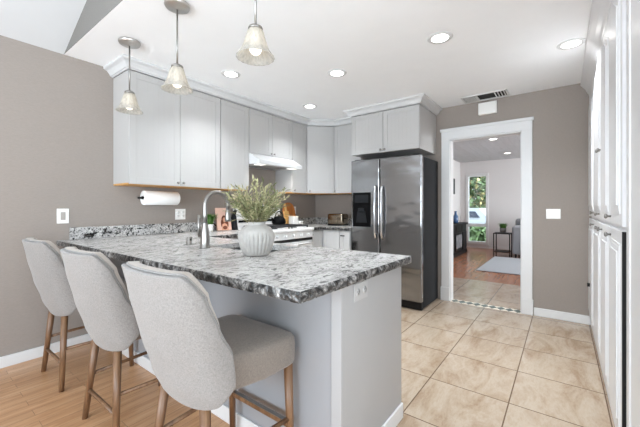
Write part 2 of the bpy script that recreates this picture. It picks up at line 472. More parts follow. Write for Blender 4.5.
# ceilings
bm = nb(); box(bm, XE+.001, XB+.12, -.95, YA+.12, H, H+.1); struct('ceiling', bm, M['ceiling'])
SL = .45; YR = .35; ZR = H + SL*(YA-YR)
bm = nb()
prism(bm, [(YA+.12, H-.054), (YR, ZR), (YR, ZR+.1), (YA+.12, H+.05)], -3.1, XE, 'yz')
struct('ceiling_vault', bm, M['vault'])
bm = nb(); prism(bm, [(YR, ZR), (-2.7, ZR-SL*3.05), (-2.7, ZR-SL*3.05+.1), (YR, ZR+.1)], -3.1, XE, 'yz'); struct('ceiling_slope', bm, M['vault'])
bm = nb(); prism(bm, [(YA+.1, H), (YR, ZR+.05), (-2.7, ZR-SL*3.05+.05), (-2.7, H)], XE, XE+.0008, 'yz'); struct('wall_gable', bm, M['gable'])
# baseboards
bm = nb(); box(bm, -3.0, 1.105, YA-.016, YA, 0, .083, bev=.004); struct('baseboard_left', bm, M['trim'])
bm = nb(); box(bm, XB-.016, XB, -.228, .255, 0, .088, bev=.004); struct('baseboard_back', bm, M['trim'])
# door casing
bm = nb()
for y0, y1 in ((OY1-.005, OY1+.095), (OY0-.098, OY0+.005)):
    box(bm, XB-.022, XB, y0, y1, .17, OZ+.002, bev=.004)
    box(bm, XB-.030, XB, y0-.008 if y0 < .5 else y0, y1 if y0 < .5 else y1+.008, 0, .17, bev=.004)
box(bm, XB-.022, XB, OY0-.098, OY1+.095, OZ, OZ+.105, bev=.004)
box(bm, XB-.034, XB, OY0-.112, OY1+.109, OZ+.10, OZ+.135, bev=.005)
box(bm, XB-.005, XB+.125, OY1-.014, OY1+.004, 0, OZ); box(bm, XB-.005, XB+.125, OY0-.004, OY0+.014, 0, OZ)
box(bm, XB-.005, XB+.125, OY0-.004, OY1+.004, OZ-.014, OZ+.004)
struct('door_1', bm, M['trim'])

# ------------------------------------------------------------------ living room through the doorway
LX, LY, LH = 10.2, 2.46, 2.52
bm = nb()
W0, W1, WZ0, WZ1 = 1.74, 2.24, .16, 2.11
box(bm, LX, LX+.14, W1, LY+.1, 0, LH); box(bm, LX, LX+.14, -3.6, W0, 0, LH); box(bm, LX, LX+.14, W0, W1, 0, WZ0); box(bm, LX, LX+.14, W0, W1, WZ1, LH)
struct('wall_living_back', bm, M['living_paint'])
bm = nb(); box(bm, XB+.12, LX+.14, LY, LY+.12, 0, LH); struct('wall_living_left', bm, M['living_paint'])
bm = nb(); box(bm, XB, XB+.12, -3.7, -.95, 0, LH); struct('wall_living_front', bm, M['living_paint'])
bm = nb(); box(bm, XB+.12, LX+.14, -3.7, -3.6, 0, LH); struct('wall_living_right', bm, M['living_paint'])
bm = nb(); box(bm, XB+.12, LX+.14, -3.7, LY+.12, LH, LH+.1); struct('ceiling_living', bm, M['living_ceiling'])
bm = nb(); box(bm, LX-.016, LX, -3.6, W0-.05, 0, .1, bev=.004); struct('baseboard_living', bm, M['trim'])
bm = nb()
for a in ((W0-.05, W0+.02, WZ0-.05, WZ1+.05), (W1-.02, W1+.05, WZ0-.05, WZ1+.05), (W0, W1, WZ0-.05, WZ0+.03), (W0, W1, WZ1-.03, WZ1+.05), (W0, W1, .62, .71)):
    box(bm, LX-.03, LX+.08, *a, bev=.004)
wf = struct('window_1', bm, M['trim'])
bm = nb(); box(bm, LX+.045, LX+.051, W0, W1, WZ0, WZ1); obj('pane', bm, M['glass'], wf)
# garden
bm = nb(); box(bm, 10.4, 40, -14, 24, -.35, -.25); struct('ground', bm, M['lawn'])
bm = nb(); box(bm, 13.2, 17.5, -14, 24, -.249, -.235); struct('driveway', bm, M['asphalt'])

# ------------------------------------------------------------------ cabinet builders
def knob_mesh(T):
    b = nb(); lathe(b, [(0, 0), (.006, 0), (.005, .012), (.012, .017), (.0145, .023), (.011, .028), (0, .029)], 14, T=T @ Matrix.Rotation(PI/2, 4, 'X')); return b

def door(T, w0, w1, z0, z1, parent, knob=None, style='shaker', name='door', mat=None, out=0.0):
    """door leaf on a cabinet front; T maps (along, -outward, z) to the world; out = face offset"""
    mat = mat or M['white']; th = .019; fr = .058; b = nb(); g = .0026
    a0, a1, c0, c1 = w0+g, w1-g, z0+g, z1-g
    y0 = -out
    if style == 'shaker':
        box(b, a0, a0+fr, y0-th, y0, c0, c1, T, bev=.0015); box(b, a1-fr, a1, y0-th, y0, c0, c1, T, bev=.0015)
        box(b, a0+fr, a1-fr, y0-th, y0, c0, c0+fr, T, bev=.0015); box(b, a0+fr, a1-fr, y0-th, y0, c1-fr, c1, T, bev=.0015)
        box(b, a0+fr-.002, a1-fr+.002, y0-th+.0045, y0-.002, c0+fr-.002, c1-fr+.002, T)
        n = max(2, round((a1-a0-2*fr)/.05))
        for k in range(1, n):                      # bead lines of the beadboard panel
            x = a0+fr+(a1-a0-2*fr)*k/n
            box(b, x-.0015, x+.0015, y0-th+.0038, y0-.004, c0+fr, c1-fr, T)
    elif style == 'slab':
        box(b, a0, a1, y0-th, y0, c0, c1, T, bev=.002)
        box(b, a0+.03, a1-.03, y0-th-.003, y0-.001, c0+.03, c1-.03, T, bev=.002)
    else:                                          # raised panel, arched at the top if 'arch'
        box(b, a0, a1, y0-th, y0, c0, c1, T, bev=.003)
        ip0, ip1, iz0, iz1 = a0+fr, a1-fr, c0+fr, c1-fr
        mid = (ip0+ip1)/2; pts = [(ip0, iz0), (ip1, iz0)]
        if style == 'arch':
            for k in range(13):
                s = 1-2*k/12
                pts.append((mid+s*(ip1-ip0)/2, iz1-.075*(1-math.cos(PI*(1-abs(s))/1)) * 0 - .07*(1-math.cos(PI*s))/2))
        else: pts += [(ip1, iz1), (ip0, iz1)]
        cx, cz = mid, (iz0+iz1)/2
        def sc(p, f): return (cx+(p[0]-cx)*(1-f/(ip1-ip0)*2), cz+(p[1]-cz)*(1-f/(iz1-iz0)*2))
        prism(b, pts, y0-th-.004, y0-th+.001, 'xz', T); prism(b, [sc(p, .014) for p in pts], y0-th-.006, y0-th+.001, 'xz', T)
        prism(b, [sc(p, .04) for p in pts], y0-th-.011, y0-th+.001, 'xz', T)
    d = obj(name, b, mat, parent)
    if knob:
        for kx, kz in knob:
            obj('knob', knob_mesh(T @ Matrix.Translation((kx, y0-th, kz))), M['nickel'], d)
    return d

UB, UT, YU = 1.39, 2.378, 2.98                      # upper cabinets: bottom, top, front of the doors
YC = YU+.02                                         # front of the boxes
def upper(x0, x1, z0, z1, label, doors, wood=True):
    t = thing('upper_cabinet', label, 'cabinet', (x0, YA, z0), 'white wall cabinets along the taupe wall')
    b = nb(); box(b, x0+.0005, x1-.0005, YC, YA-.001, z0+(.012 if wood else 0), z1); obj('body', b, M['white'], t)
    if wood: b = nb(); box(b, x0+.001, x1-.001, YC+.002, YA-.002, z0-.002, z0+.0115); obj('bottom_panel', b, M['under_wood'], t)
    for a0, a1, ks in doors: door(Matrix.Translation((0, YC, 0)), a0, a1, z0, z1, t, ks)
    return t
kz = UB+.035
upper(1.20, 2.13, UB, UT, 'wide white two-door wall cabinet at the free end above the paper towel roll', [(1.203, 1.665, [(1.637, kz)]), (1.665, 2.128, [(1.693, kz)])])
upper(2.13, 2.528, UB, UT, 'white single-door wall cabinet just before the range hood', [(2.132, 2.526, [(2.50, kz)])])
upper(2.528, 3.292, 1.84, UT, 'short white two-door wall cabinet directly over the range hood', [(2.53, 2.91, [(2.884, 1.868)]), (2.91, 3.29, [(2.936, 1.868)])], False)
upper(3.292, 3.618, UB, UT, 'narrow white wall cabinet between the range hood and the corner', [(3.294, 3.60, [(3.325, kz)])])
# diagonal corner cabinet
t = thing('corner_cabinet', 'white diagonal wall cabinet in the corner of the kitchen', 'cabinet', (XB, YA, UB))
poly = [(3.62, YA-.001), (3.62, 2.995), (3.915, 2.70), (XB-.001, 2.70), (XB-.001, YA-.001)]
b = nb(); prism(b, poly, UB+.012, UT); obj('body', b, M['white'], t)
b = nb(); prism(b, poly, UB-.002, UB+.0115); obj('bottom_panel', b, M['under_wood'], t)
door(Rz(-PI/4, (3.62, 2.995, 0)), .012, .404, UB, UT, t, [(.045, kz)])
# wall cabinet beside the fridge
t = thing('upper_cabinet', 'white wall cabinet between the corner cabinet and the fridge', 'cabinet', (XB, 2.47, UB), 'white wall cabinets along the taupe wall')
b = nb(); box(b, 3.915, XB-.001, 2.232, 2.699, UB+.012, UT); obj('body', b, M['white'], t)
b = nb(); box(b, 3.917, XB-.002, 2.233, 2.698, UB-.002, UB+.0115); obj('bottom_panel', b, M['under_wood'], t)
door(Rz(-PI/2, (3.915, 2.70, 0)), .004, .465, UB, UT, t, [(.035, kz)])
# cabinet over the fridge
XF = 3.62
t = thing('fridge_cabinet', 'deep white two-door cabinet mounted above the steel fridge', 'cabinet', (XB, 1.77, 1.87))
b = nb(); box(b, XF+.02, XB-.001, 1.315, 2.231, 1.87, UT); obj('body', b, M['white'], t)
for a0, a1, kx in ((.005, .458, .43), (.458, .913, .486)): door(Rz(-PI/2, (XF+.02, 2.231, 0)), a0, a1, 1.87, UT, t, [(kx, 1.9)])
# crown moulding
CR = [(0, UT+.003), (.010, UT+.003), (.014, UT+.010), (.024, UT+.012), (.034, UT+.03), (.050, UT+.05), (.072, UT+.060), (.078, UT+.066), (.078, H-.0005), (0, H-.0005)]
b = nb(); sweep(b, [(1.198, YA), (1.198, YU), (3.612, YU), (3.9, 2.692), (3.9, 2.2315), (XF, 2.2315), (XF, 1.313), (XB, 1.313)], CR)
struct('trim_crown', b, M['crown'])

# ------------------------------------------------------------------ range hood
t = thing('range_hood', 'white slanted range hood under the short cabinet', 'range hood', (2.91, YA, 1.70))
b = nb(); prism(b, [(YA-.002, 1.839), (YA-.002, 1.715), (2.80, 1.70), (2.80, 1.742), (2.98, 1.839)], 2.532, 3.288, 'yz'); obj('shell', b, M['crown'], t)
b = nb(); box(b, 2.70, 3.12, 2.90, 3.2, 1.703, 1.711); obj('filter', b, M['greypot'], t)
for a in (2.58, 3.14):
    b = nb(); box(b, a, a+.11, 2.86, 2.95, 1.697, 1.71); obj('light_lens', b, M['hood_lamp'], t)
    spot('hood_light', (a+.055, 2.905, 1.69), 3.2, (1, .97, .93), .03, 140)

# ------------------------------------------------------------------ fridge
FY0, FY1, FX = 1.272, 2.205, 3.575
t = thing('fridge', 'tall stainless steel side-by-side fridge with water dispenser and dark sides', 'fridge', (3.9, 1.74, 0))
b = nb(); box(b, FX+.065, 4.19, FY0+.008, FY1-.003, .02, 1.775, bev=.006); box(b, FX+.02, FX+.09, FY0+.04, FY0+.12, 1.775, 1.80, bev=.005); box(b, FX+.02, FX+.09, FY1-.12, FY1-.04, 1.775, 1.80, bev=.005); obj('body', b, M['charcoal'], t)
YS = 1.797
T = Rz(-PI/2, (FX+.06, FY1, 0))                     # along from the left edge, out = -local y
b = nb(); box(b, 0, FY1-YS-.004, -.06, 0, .10, 1.79, T, bev=.012, seg=3); df = obj('freezer_door', b, M['steel'], t, smooth=False)
b = nb(); box(b, FY1-YS+.004, FY1-FY0, -.06, 0, .10, 1.79, T, bev=.012, seg=3); dr = obj('fridge_door', b, M['steel'], t)
b = nb(); box(b, .01, FY1-FY0-.01, -.035, .02, .012, .092, T)
for k in range(4): box(b, .02, FY1-FY0-.02, -.038, -.03, .02+.018*k, .028+.018*k, T)
obj('toe_grille', b, M['matte_black'], t)
for d, a in ((df, FY1-YS-.045), (dr, FY1-YS+.045)):
    b = nb()
    pts = [T @ Vector((a, -.055, 1.45)), T @ Vector((a, -.085, 1.43)), T @ Vector((a, -.105, 1.37)), T @ Vector((a, -.112, 1.15)), T @ Vector((a, -.105, .88)), T @ Vector((a, -.085, .82)), T @ Vector((a, -.055, .80))]
    tube(b, pts, [.014, .015, .016, .016, .016, .015, .014], 12); obj('door_handle', b, M['handle'], d)
# dispenser
b = nb(); a0, a1, z0, z1 = .03, .288, .94, 1.375
box(b, a0, a1, -.066, -.055, z0, z1, T, bev=.004)
obj('dispenser', b, M['black'], df)
b = nb(); box(b, a0+.03, a1-.03, -.069, -.06, z1-.13, z1-.03, T, bev=.002)
for k in range(4): box(b, a0+.045+k*.035, a0+.068+k*.035, -.0705, -.066, z1-.10, z1-.085, T)
obj('dispenser_panel', b, M['charcoal'], df)
b = nb(); prism(b, [(a0+.05, z0+.05), (a1-.05, z0+.05), (a1-.075, z0+.2), (a0+.075, z0+.2)], -.073, -.06, 'xz', T); box(b, a0+.085, a1-.085, -.082, -.06, z0+.19, z0+.235, T, bev=.004)
obj('dispenser_paddle', b, M['charcoal'], df)

# ------------------------------------------------------------------ base cabinets, counters
PX0, PX1, PY0 = 1.105, 1.725, .73
t = thing('peninsula_base', 'white panelled peninsula cabinet carrying the granite breakfast bar', 'cabinet', (1.4, .73, 0))
b = nb()
box(b, PX0+.02, PX0+.06, PY0+.02, YA-.002, .0, .874)      # back
box(b, PX1-.06, PX1-.02, PY0+.02, 2.69, .10, .874)        # front frame towards the kitchen
box(b, PX0+.06, PX1-.06, PY0+.02, YA-.002, .10, .12); box(b, PX0+.06, PX1-.10, PY0+.06, 2.69, 0, .10)
obj('body', b, M['white'], t)
b = nb(); box(b, PX0, PX0+.0198, PY0+.02, YA-.002, 0, .874); obj('stool_side_panel', b, M['panel_shaded'], t)
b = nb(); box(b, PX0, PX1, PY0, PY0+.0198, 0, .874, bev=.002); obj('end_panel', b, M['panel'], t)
b = nb(); box(b, PX0-.006, PX0, PY0-.001, PY0+.045, .085, .874, bev=.001); box(b, PX0-.006, PX0+.028, PY0-.005, PY0, .085, .874, bev=.001); obj('corner_trim', b, M['panel'], t)
b = nb(); box(b, PX0-.012, PX1, PY0-.012, PY0, 0, .085, bev=.004); box(b, PX0-.012, PX0, PY0, YA-.02, 0, .085, bev=.004); obj('base_trim', b, M['trim'], t)
yk = [.76, 1.22, 1.50, 2.10, 2.68]
for a, c in zip(yk, yk[1:]):
    T = Rz(PI/2, (PX1-.02, a, 0)); door(T, 0, c-a, .11, .86, t, [(.04, .82)], 'shaker')
# outlet on the end panel
def plate(name, label, T, w, h, kind, cat='outlet', gang=1):
    t = thing(name, label, cat, T.to_translation())
    pm = M['outlet_grey'] if 'peninsula' in label else M['plastic']
    b = nb(); box(b, -w/2, w/2, -.006, -.0002, -h/2, h/2, T, bev=.002); obj('plate', b, pm, t)
    for g in range(gang):
        cx = (g-(gang-1)/2)*w/gang
        if kind == 'outlet':
            for s in (-1, 1):
                b = nb(); lathe(b, [(0, 0), (.0165, 0), (.0165, .0025), (0, .0025)], 20, T=T @ Matrix.Translation((cx+(s*.03 if w > h and gang == 1 else 0), -.0055, s*.02 if not (w > h and gang == 1) else 0)) @ Matrix.Rotation(PI/2, 4, 'X'))
                o_ = obj('socket', b, pm, t)
                b = nb(); q = T @ Matrix.Translation((cx+(s*.03 if w > h and gang == 1 else 0), 0, s*.02 if not (w > h and gang == 1) else 0))
                for dx in (-.006, .006): box(b, dx-.0012, dx+.0012, -.0086, -.0078, -.001, .008, q)
                box(b, -.002, .002, -.0086, -.0078, -.009, -.005, q); obj('slots', b, M['dark'], o_)
        else:
            b = nb(); box(b, cx-.0165, cx+.0165, -.0095, -.0055, -.033, .033, T, bev=.001)
            obj('rocker', b, M['grey_plastic'] if kind == 'grey' else M['plastic'], t)
    return t
plate('outlet', 'pale horizontal outlet on the peninsula end panel under the granite edge', Matrix.Translation((1.262, PY0, .812)), .118, .078, 'outlet')
plate('wall_switch', 'white switch plate with grey rocker on the taupe wall above the stools', Matrix.Translation((.825, YA, 1.115)), .08, .122, 'grey', 'light switch')
plate('outlet', 'white double outlet on the taupe wall beneath the paper towel roll', Matrix.Translation((1.85, YA, 1.112)), .115, .115, 'outlet', gang=2)
plate('outlet', 'small white outlet on the wall near the kitchen corner beside the cutting boards', Matrix.Translation((3.70, YA, 1.14)), .07, .115, 'outlet')
plate('wall_switch', 'white triple switch plate on the taupe wall beside the doorway', Rz(-PI/2, (XB, .083, 1.116)), .125, .105, 'white', 'light switch', gang=3)

# worktop: peninsula running into the left-wall counter, with the sink cut out
CZ0, CZ1 = .876, .915
SX0, SX1, SY0, SY1 = 1.32, 1.66, 1.42, 2.00
GX0, GX1 = 2.522, 3.286
t = thing('worktop', 'speckled grey and white granite bar top with rough chiselled edge', 'countertop', (1.26, .68, CZ0))
b = nb()
X0, X1, Y0 = .788, 1.745, .68
def quad(b, x0, x1, y0, y1):
    box(b, x0, x1, y0, y1, CZ0, CZ1)
for a in ((X0, SX0, Y0, YA-.001), (SX0, SX1, Y0, SY0), (SX0, SX1, SY1, YA-.001), (SX1, X1, Y0, YA-.001)): quad(b, *a)
quad(b, X1, GX0-.003, 2.655, YA-.001)
bmesh.ops.remove_doubles(b, verts=b.verts, dist=1e-5)
obj('slab', b, M['granite'], t)
# chiselled rim: a wavering strip along the open edges
def rim(b, path, seed):
    rnd = random.Random(seed)
    pts = []
    for p, q in zip(path, path[1:]):
        p, q = Vector(p), Vector(q); n = max(2, int((q-p).length/.012))
        for k in range(n): pts.append((p+(q-p)*k/n, (q-p).normalized()))
    pts.append((Vector(path[-1]), (Vector(path[-1])-Vector(path[-2])).normalized()))
    rows = []
    for p, d in pts:
        nrm = Vector((d.y, -d.x)); row = []
        for k, (o, z) in enumerate(((-.004, CZ1), (.002, CZ1-.001), (.0055, CZ1-.011), (.0055, CZ1-.020), (.0045, CZ0+.008), (.001, CZ0-.0005), (-.004, CZ0-.0005))):
            j = rnd.uniform(-.0022, .0022) if 1 <= k <= 5 else 0
            row.append(b.verts.new((p.x+nrm.x*(o+j), p.y+nrm.y*(o+j), z+(j*.5 if 1 < k < 5 else 0))))
        rows.append(row)
    for A, B in zip(rows, rows[1:]):
        for k in range(6): b.faces.new((A[k], A[k+1], B[k+1], B[k]))
b = nb(); rim(b, [(X0, YA-.002), (X0, Y0), (X1, Y0), (X1, 2.655), (GX0-.003, 2.655)], 3); obj('chiselled_edge', b, M['granite_edge'], t)
b = nb(); box(b, .868, GX0-.003, YA-.022, YA-.001, CZ1, 1.017, bev=.003); obj('backsplash', b, M['granite_up'], t)
# left-wall base cabinet under that worktop
t = thing('base_cabinet', 'white base cabinet along the taupe wall between peninsula and range', 'cabinet', (2.1, YA, 0))
b = nb(); box(b, 1.73, GX0-.004, 2.70, YA-.002, .10, .874); box(b, 1.73, GX0-.004, 2.76, YA-.002, 0, .10); obj('body', b, M['white'], t)
door(Matrix.Translation((0, 2.70, 0)), 1.76, 2.13, .11, .86, t, [(2.09, .82)]); door(Matrix.Translation((0, 2.70, 0)), 2.135, 2.51, .11, .86, t, [(2.17, .82)])
# corner counter right of the range, running to the fridge
t = thing('corner_worktop', 'speckled granite counter in the corner between range and fridge', 'countertop', (3.8, 3.0, CZ0))
b = nb()
box(b, GX1+.003, 3.575, 2.655, YA-.001, CZ0, CZ1); box(b, 3.575, XB-.001, 2.222, YA-.001, CZ0, CZ1)
obj('slab', b, M['granite'], t)
b = nb(); rim(b, [(GX1+.003, 2.655), (3.575, 2.655), (3.575, 2.222)], 5); obj('chiselled_edge', b, M['granite_edge'], t)
b = nb(); box(b, GX1+.003, XB-.022, YA-.022, YA-.001, CZ1, 1.017, bev=.003); box(b, XB-.022, XB-.001, 2.222, YA-.001, CZ1, 1.017, bev=.003); obj('backsplash', b, M['granite_up'], t)
t = thing('base_cabinet', 'white corner base cabinet with a black pull beside the fridge', 'cabinet', (3.9, 2.7, 0))
b = nb(); box(b, GX1+.004, 3.61, 2.70, YA-.002, .10, .874); box(b, 3.61, XB-.002, 2.232, YA-.002, .10, .874); box(b, 3.67, XB-.002, 2.25, YA-.002, 0, .10); obj('body', b, M['crown'], t)  # same cabinet paint in a lighter white, brightening the shaded corner by colour
d = door(Rz(-PI/2, (3.61, 2.69, 0)), .0, .29, .11, .86, t, mat=M['crown'])
b = nb(); TT = Rz(-PI/2, (3.61, 2.69, 0)); box(b, .315, .375, -.04, -.028, .80, .812, TT, bev=.002); box(b, .318, .326, -.03, -.018, .80, .812, TT); box(b, .364, .372, -.03, -.018, .80, .812, TT)
d2 = door(TT, .295, .455, .11, .86, t, mat=M['crown']); obj('pull', b, M['matte_black'], d2)
door(Matrix.Translation((0, 2.70, 0)), 3.30, 3.58, .11, .86, t, [(3.34, .82)], mat=M['crown'])

# sink
t = thing('sink', 'undermount stainless steel sink set into the granite bar', 'sink', ((SX0+SX1)/2, (SY0+SY1)/2, .68))
b = nb(); e = .012
x0, x1, y0, y1 = SX0-e, SX1+e, SY0-e, SY1+e; zt, zb = .8755, .69
for a in ((x0, SX0, y0, y1), (SX1, x1, y0, y1), (SX0, SX1, y0, SY0), (SX0, SX1, SY1, y1)): box(b, *a, zb, zt)
box(b, x0, x1, y0, y1, zb-.01, zb); obj('basin', b, M['sinksteel'], t)
b = nb(); lathe(b, [(0, 0), (.04, 0), (.042, .004), (.02, .003), (0, .001)], 20, (1.49, 1.72, zb)); obj('drain', b, M['chrome'], t)
# faucet
fx, fy = 1.243, 1.912
t = thing('faucet', 'tall brushed steel gooseneck faucet behind the bar sink', 'faucet', (fx, fy, CZ1))
b = nb(); lathe(b, [(0, .0005), (.036, .0005), (.036, .006), (.030, .012), (.031, .05), (.027, .10), (.020, .15), (.0165, .17)], 24, (fx, fy, CZ1)); obj('body', b, M['nickel'], t)
b = nb(); R = .092; cz = CZ1+.285
pts = [(fx, fy, CZ1+.16), (fx, fy, CZ1+.22)] + [(fx+R-R*math.cos(a), fy, cz+R*math.sin(a)) for a in [PI*k/16*.98 for k in range(0, 17)]]
pts += [(fx+2*R, fy, cz-.03)]
tube(b, pts, .0145, 14); obj('spout', b, M['nickel'], t)
b = nb(); lathe(b, [(0, -.085), (.019, -.085), (.021, -.07), (.0165, -.01), (.015, .0)], 18, (fx+2*R, fy, cz-.03)); obj('spray_head', b, M['nickel'], t)
b = nb(); cyl(b, (fx, fy, CZ1+.075), (fx-.012, fy+.05, CZ1+.08), .012, .012); tube(b, [(fx-.012, fy+.05, CZ1+.08), (fx-.012, fy+.056, CZ1+.14), (fx-.010, fy+.052, CZ1+.22)], [.010, .010, .013], 12); obj('handle', b, M['nickel'], t)
t = thing('soap_dispenser', 'short steel cap on the granite to the left of the faucet', 'soap dispenser', (1.289, 2.183, CZ1))
b = nb(); lathe(b, [(0, .0005), (.023, .0005), (.023, .004), (.019, .006), (.019, .054), (.016, .060), (0, .061)], 24, (1.289, 2.183, CZ1)); obj('cap', b, M['nickel'], t)
b = nb(); box(b, 1.284, 1.294, 2.161, 2.167, .945, .96); obj('outlet_slot', b, M['dark'], t)

# ------------------------------------------------------------------ range
t = thing('gas_range', 'white gas range with black grates and arched backguard', 'range', (2.9, YA, 0))
b = nb(); box(b, GX0, GX1, 2.66, YA-.03, .09, .885); box(b, GX0+.03, GX1-.03, 2.72, YA-.05, 0, .09); obj('body', b, M['enamel'], t)
b = nb(); box(b, GX0-.001, GX1+.001, 2.585, YA-.03, .886, .925, bev=.012, seg=3); obj('cooktop', b, M['enamel'], t)
b = nb(); box(b, GX0+.004, GX1-.004, 2.61, 2.66, .80, .884, bev=.004); cp = obj('control_panel', b, M['enamel'], t)
for k in range(5):
    b = nb(); x = GX0+.1+k*.141; cyl(b, (x, 2.61, .845), (x, 2.585, .845),   .015, .013, 18); box(b, x-.003, x+.003, 2.58, 2.59, .828, .862); obj('knob', b, M['enamel'], cp)
b = nb(); box(b, GX0+.004, GX1-.004, 2.62, 2.66, .28, .765, bev=.005); od = obj('oven_door', b, M['enamel'], t)
b = nb(); box(b, GX0+.14, GX1-.14, 2.617, 2.622, .40, .68); obj('oven_window', b, M['black'], od)
b = nb(); tube(b, [(GX0+.06, 2.62, .735), (GX0+.06, 2.575, .735), (GX1-.06, 2.575, .735), (GX1-.06, 2.62, .735)], .012, 10); obj('oven_handle', b, M['enamel'], od)
b = nb(); box(b, GX0+.006, GX1-.006, 2.615, 2.66, .766, .799); obj('vent_gap', b, M['dark'], t)
b = nb(); box(b, GX0+.004, GX1-.004, 2.62, 2.66, .095, .27, bev=.005); obj('drawer', b, M['enamel'], t)
# backguard with arched top
b = nb(); pts = [(GX0+.002, .925), (GX1-.002, .925)]
for k in range(21):
    s = 1-2*k/20; x = (GX0+GX1)/2+s*.38; pts.append((x, 1.165+.05*math.sqrt(max(0, 1-abs(s)**5))))
prism(b, pts, YA-.10, YA-.025, 'xz'); bgd = obj('backguard', b, M['enamel'], t)
b = nb(); box(b, GX0+.03, GX1-.05, YA-.104, YA-.099, .995, 1.025); obj('vent_band', b, M['black'], bgd)
b = nb(); box(b, GX0+.25, GX1-.25, YA-.104, YA-.099, 1.06, 1.15, bev=.003); obj('clock_panel', b, M['black'], bgd)
for gx in (GX0+.05, GX0+.4):
    for gy in (2.65, 2.91):
        b = nb(); w_, d_ = .31, .23
        for a in ((gx, gx+w_, gy, gy+.014), (gx, gx+w_, gy+d_-.014, gy+d_), (gx, gx+.014, gy, gy+d_), (gx+w_-.014, gx+w_, gy, gy+d_)): box(b, *a, .945, .96, bev=.003)
        box(b, gx+w_/2-.006, gx+w_/2+.006, gy+.01, gy+d_-.01, .945, .963); box(b, gx+.01, gx+w_-.01, gy+d_/2-.006, gy+d_/2+.006, .945, .963)
        for a in (gx, gx+w_-.014):
            for c in (gy, gy+d_-.014): box(b, a, a+.014, c, c+.014, .9255, .95)
        obj('grate', b, M['iron'], t)
        b = nb(); lathe(b, [(0, .0255), (.045, .0255), (.045, .032), (.03, .036), (.03, .042), (0, .043)], 20, (gx+w_/2, gy+d_/2, .90)); obj('burner', b, M['iron'], t)
# black kettle on the rear burner
t = thing('kettle', 'black domed kettle on the rear right burner of the range', 'kettle', (3.08, 3.03, .9635))
b = nb(); lathe(b, [(0, 0), (.085, 0), (.095, .02), (.09, .06), (.06, .095), (.02, .105), (0, .106)], 28, (3.08, 3.03, .9635)); obj('body', b, M['black'], t)
b = nb(); lathe(b, [(0, .106), (.01, .106), (.014, .118), (0, .126)], 14, (3.08, 3.03, .9635)); obj('lid_knob', b, M['black'], t)
b = nb(); tube(b, [(3.08+.075*math.cos(a), 3.03, 1.03+.10*math.sin(a)) for a in [PI*k/12 for k in range(13)]], .007, 8); obj('handle', b, M['black'], t)
b = nb(); tube(b, [(3.0, 3.03, 1.0), (2.965, 3.03, 1.03), (2.945, 3.03, 1.05)], [.018, .013, .01], 10); obj('spout', b, M['black'], t)

# ------------------------------------------------------------------ pantry on the right
PYF = -.228
def pantry_unit(x0, x1, label, doors):
    t = thing('pantry_cabinet', label, 'cabinet', ((x0+x1)/2, -.5, 0), 'tall white pantry cabinets')
    b = nb(); box(b, x0+.0005, x1-.0005, -.848, PYF, .09, 2.335); box(b, x0+.0005, x1-.0005, -.848, PYF-.05, 0, .09); obj('body', b, M['white2'], t)
    b = nb(); box(b, x0+.001, x1-.001, PYF-.049, PYF+.004, .0005, .0895); obj('plinth', b, M['white2'], t)
    for (a0, a1, z0, z1, ks, st) in doors:
        T = Rz(PI, (a1, PYF, 0))
        door(T, 0, a1-a0, z0, z1, t, [(a1-kx, kz_) for kx, kz_ in ks], st, mat=M['white2'])
    return t
ZS = 1.09
near_pantry = pantry_unit(1.93, 2.90, 'tall white two-door-wide pantry cabinet with raised arched panels nearest the front', [
    (1.935, 2.40, .10, ZS-.008, [(2.36, ZS-.05)], 'raised'), (2.41, 2.895, .10, ZS-.008, [(2.855, ZS-.05)], 'raised'),
    (1.935, 2.40, ZS+.008, 2.30, [(2.36, ZS+.05)], 'arch'), (2.41, 2.895, ZS+.008, 2.30, [(2.855, 1.575)], 'arch')])
pantry_unit(2.90, 4.20, 'tall white pantry cabinet with raised arched panels at the far end by the taupe wall', [
    (2.905, 3.54, .10, ZS-.008, [(3.06, ZS-.05)], 'raised'), (3.55, 4.19, .10, ZS-.008, [(3.60, ZS-.05)], 'raised'),
    (2.905, 3.54, ZS+.008, 2.30, [(3.06, ZS+.05), (2.98, 1.585)], 'arch'), (3.55, 4.19, ZS+.008, 2.30, [(3.60, ZS+.05)], 'arch')])
b = nb(); box(b, 1.9295, 1.9335, PYF+.001, PYF+.0205, .10, ZS-.01); obj('edge_gap_shade', b, M['matte_black'], near_pantry)  # black strip standing in for the shade in the gap at the door edge
t = thing('tall_end_panel', 'broad flat white cupboard panel beside the pantry at the right edge', 'cabinet panel', (1.4, -.5, 0))
b = nb(); box(b, 1.0, 1.912, -.848, PYF, 0, 2.335); obj('body', b, M['white2'], t)
b = nb(); T = Rz(PI, (1.905, PYF, 0))
box(b, 0, .07, -.010, 0, .0, 2.30, T, bev=.004); box(b, .84, .9, -.010, 0, .0, 2.30, T, bev=.004); box(b, .07, .84, -.010, 0, 2.2, 2.30, T, bev=.004); box(b, .06, .85, -.004, 0, 0, 2.21, T)
obj('face_frame', b, M['white2'], t)
b = nb(); CP = [(0, 2.31), (.018, 2.31), (.022, 2.33), (.032, 2.345), (.05, 2.385), (.075, 2.42), (.085, 2.43), (.085, H-.0005), (0, H-.0005)]
sweep(b, [(XB, PYF), (1.0, PYF)], CP); box(b, 1.0, XB, -.85, PYF, 2.336, H-.0005); struct('trim_pantry_crown', b, M['white2'])
# door stop
t = thing('door_bumper', 'small dark bumper low on the far pantry door', 'bumper', (3.86, PYF, .47))
b = nb(); cyl(b, (3.86, PYF+.02, .47), (3.86, PYF+.05, .47), .014, .018, 14); obj('bumper', b, M['matte_black'], t)

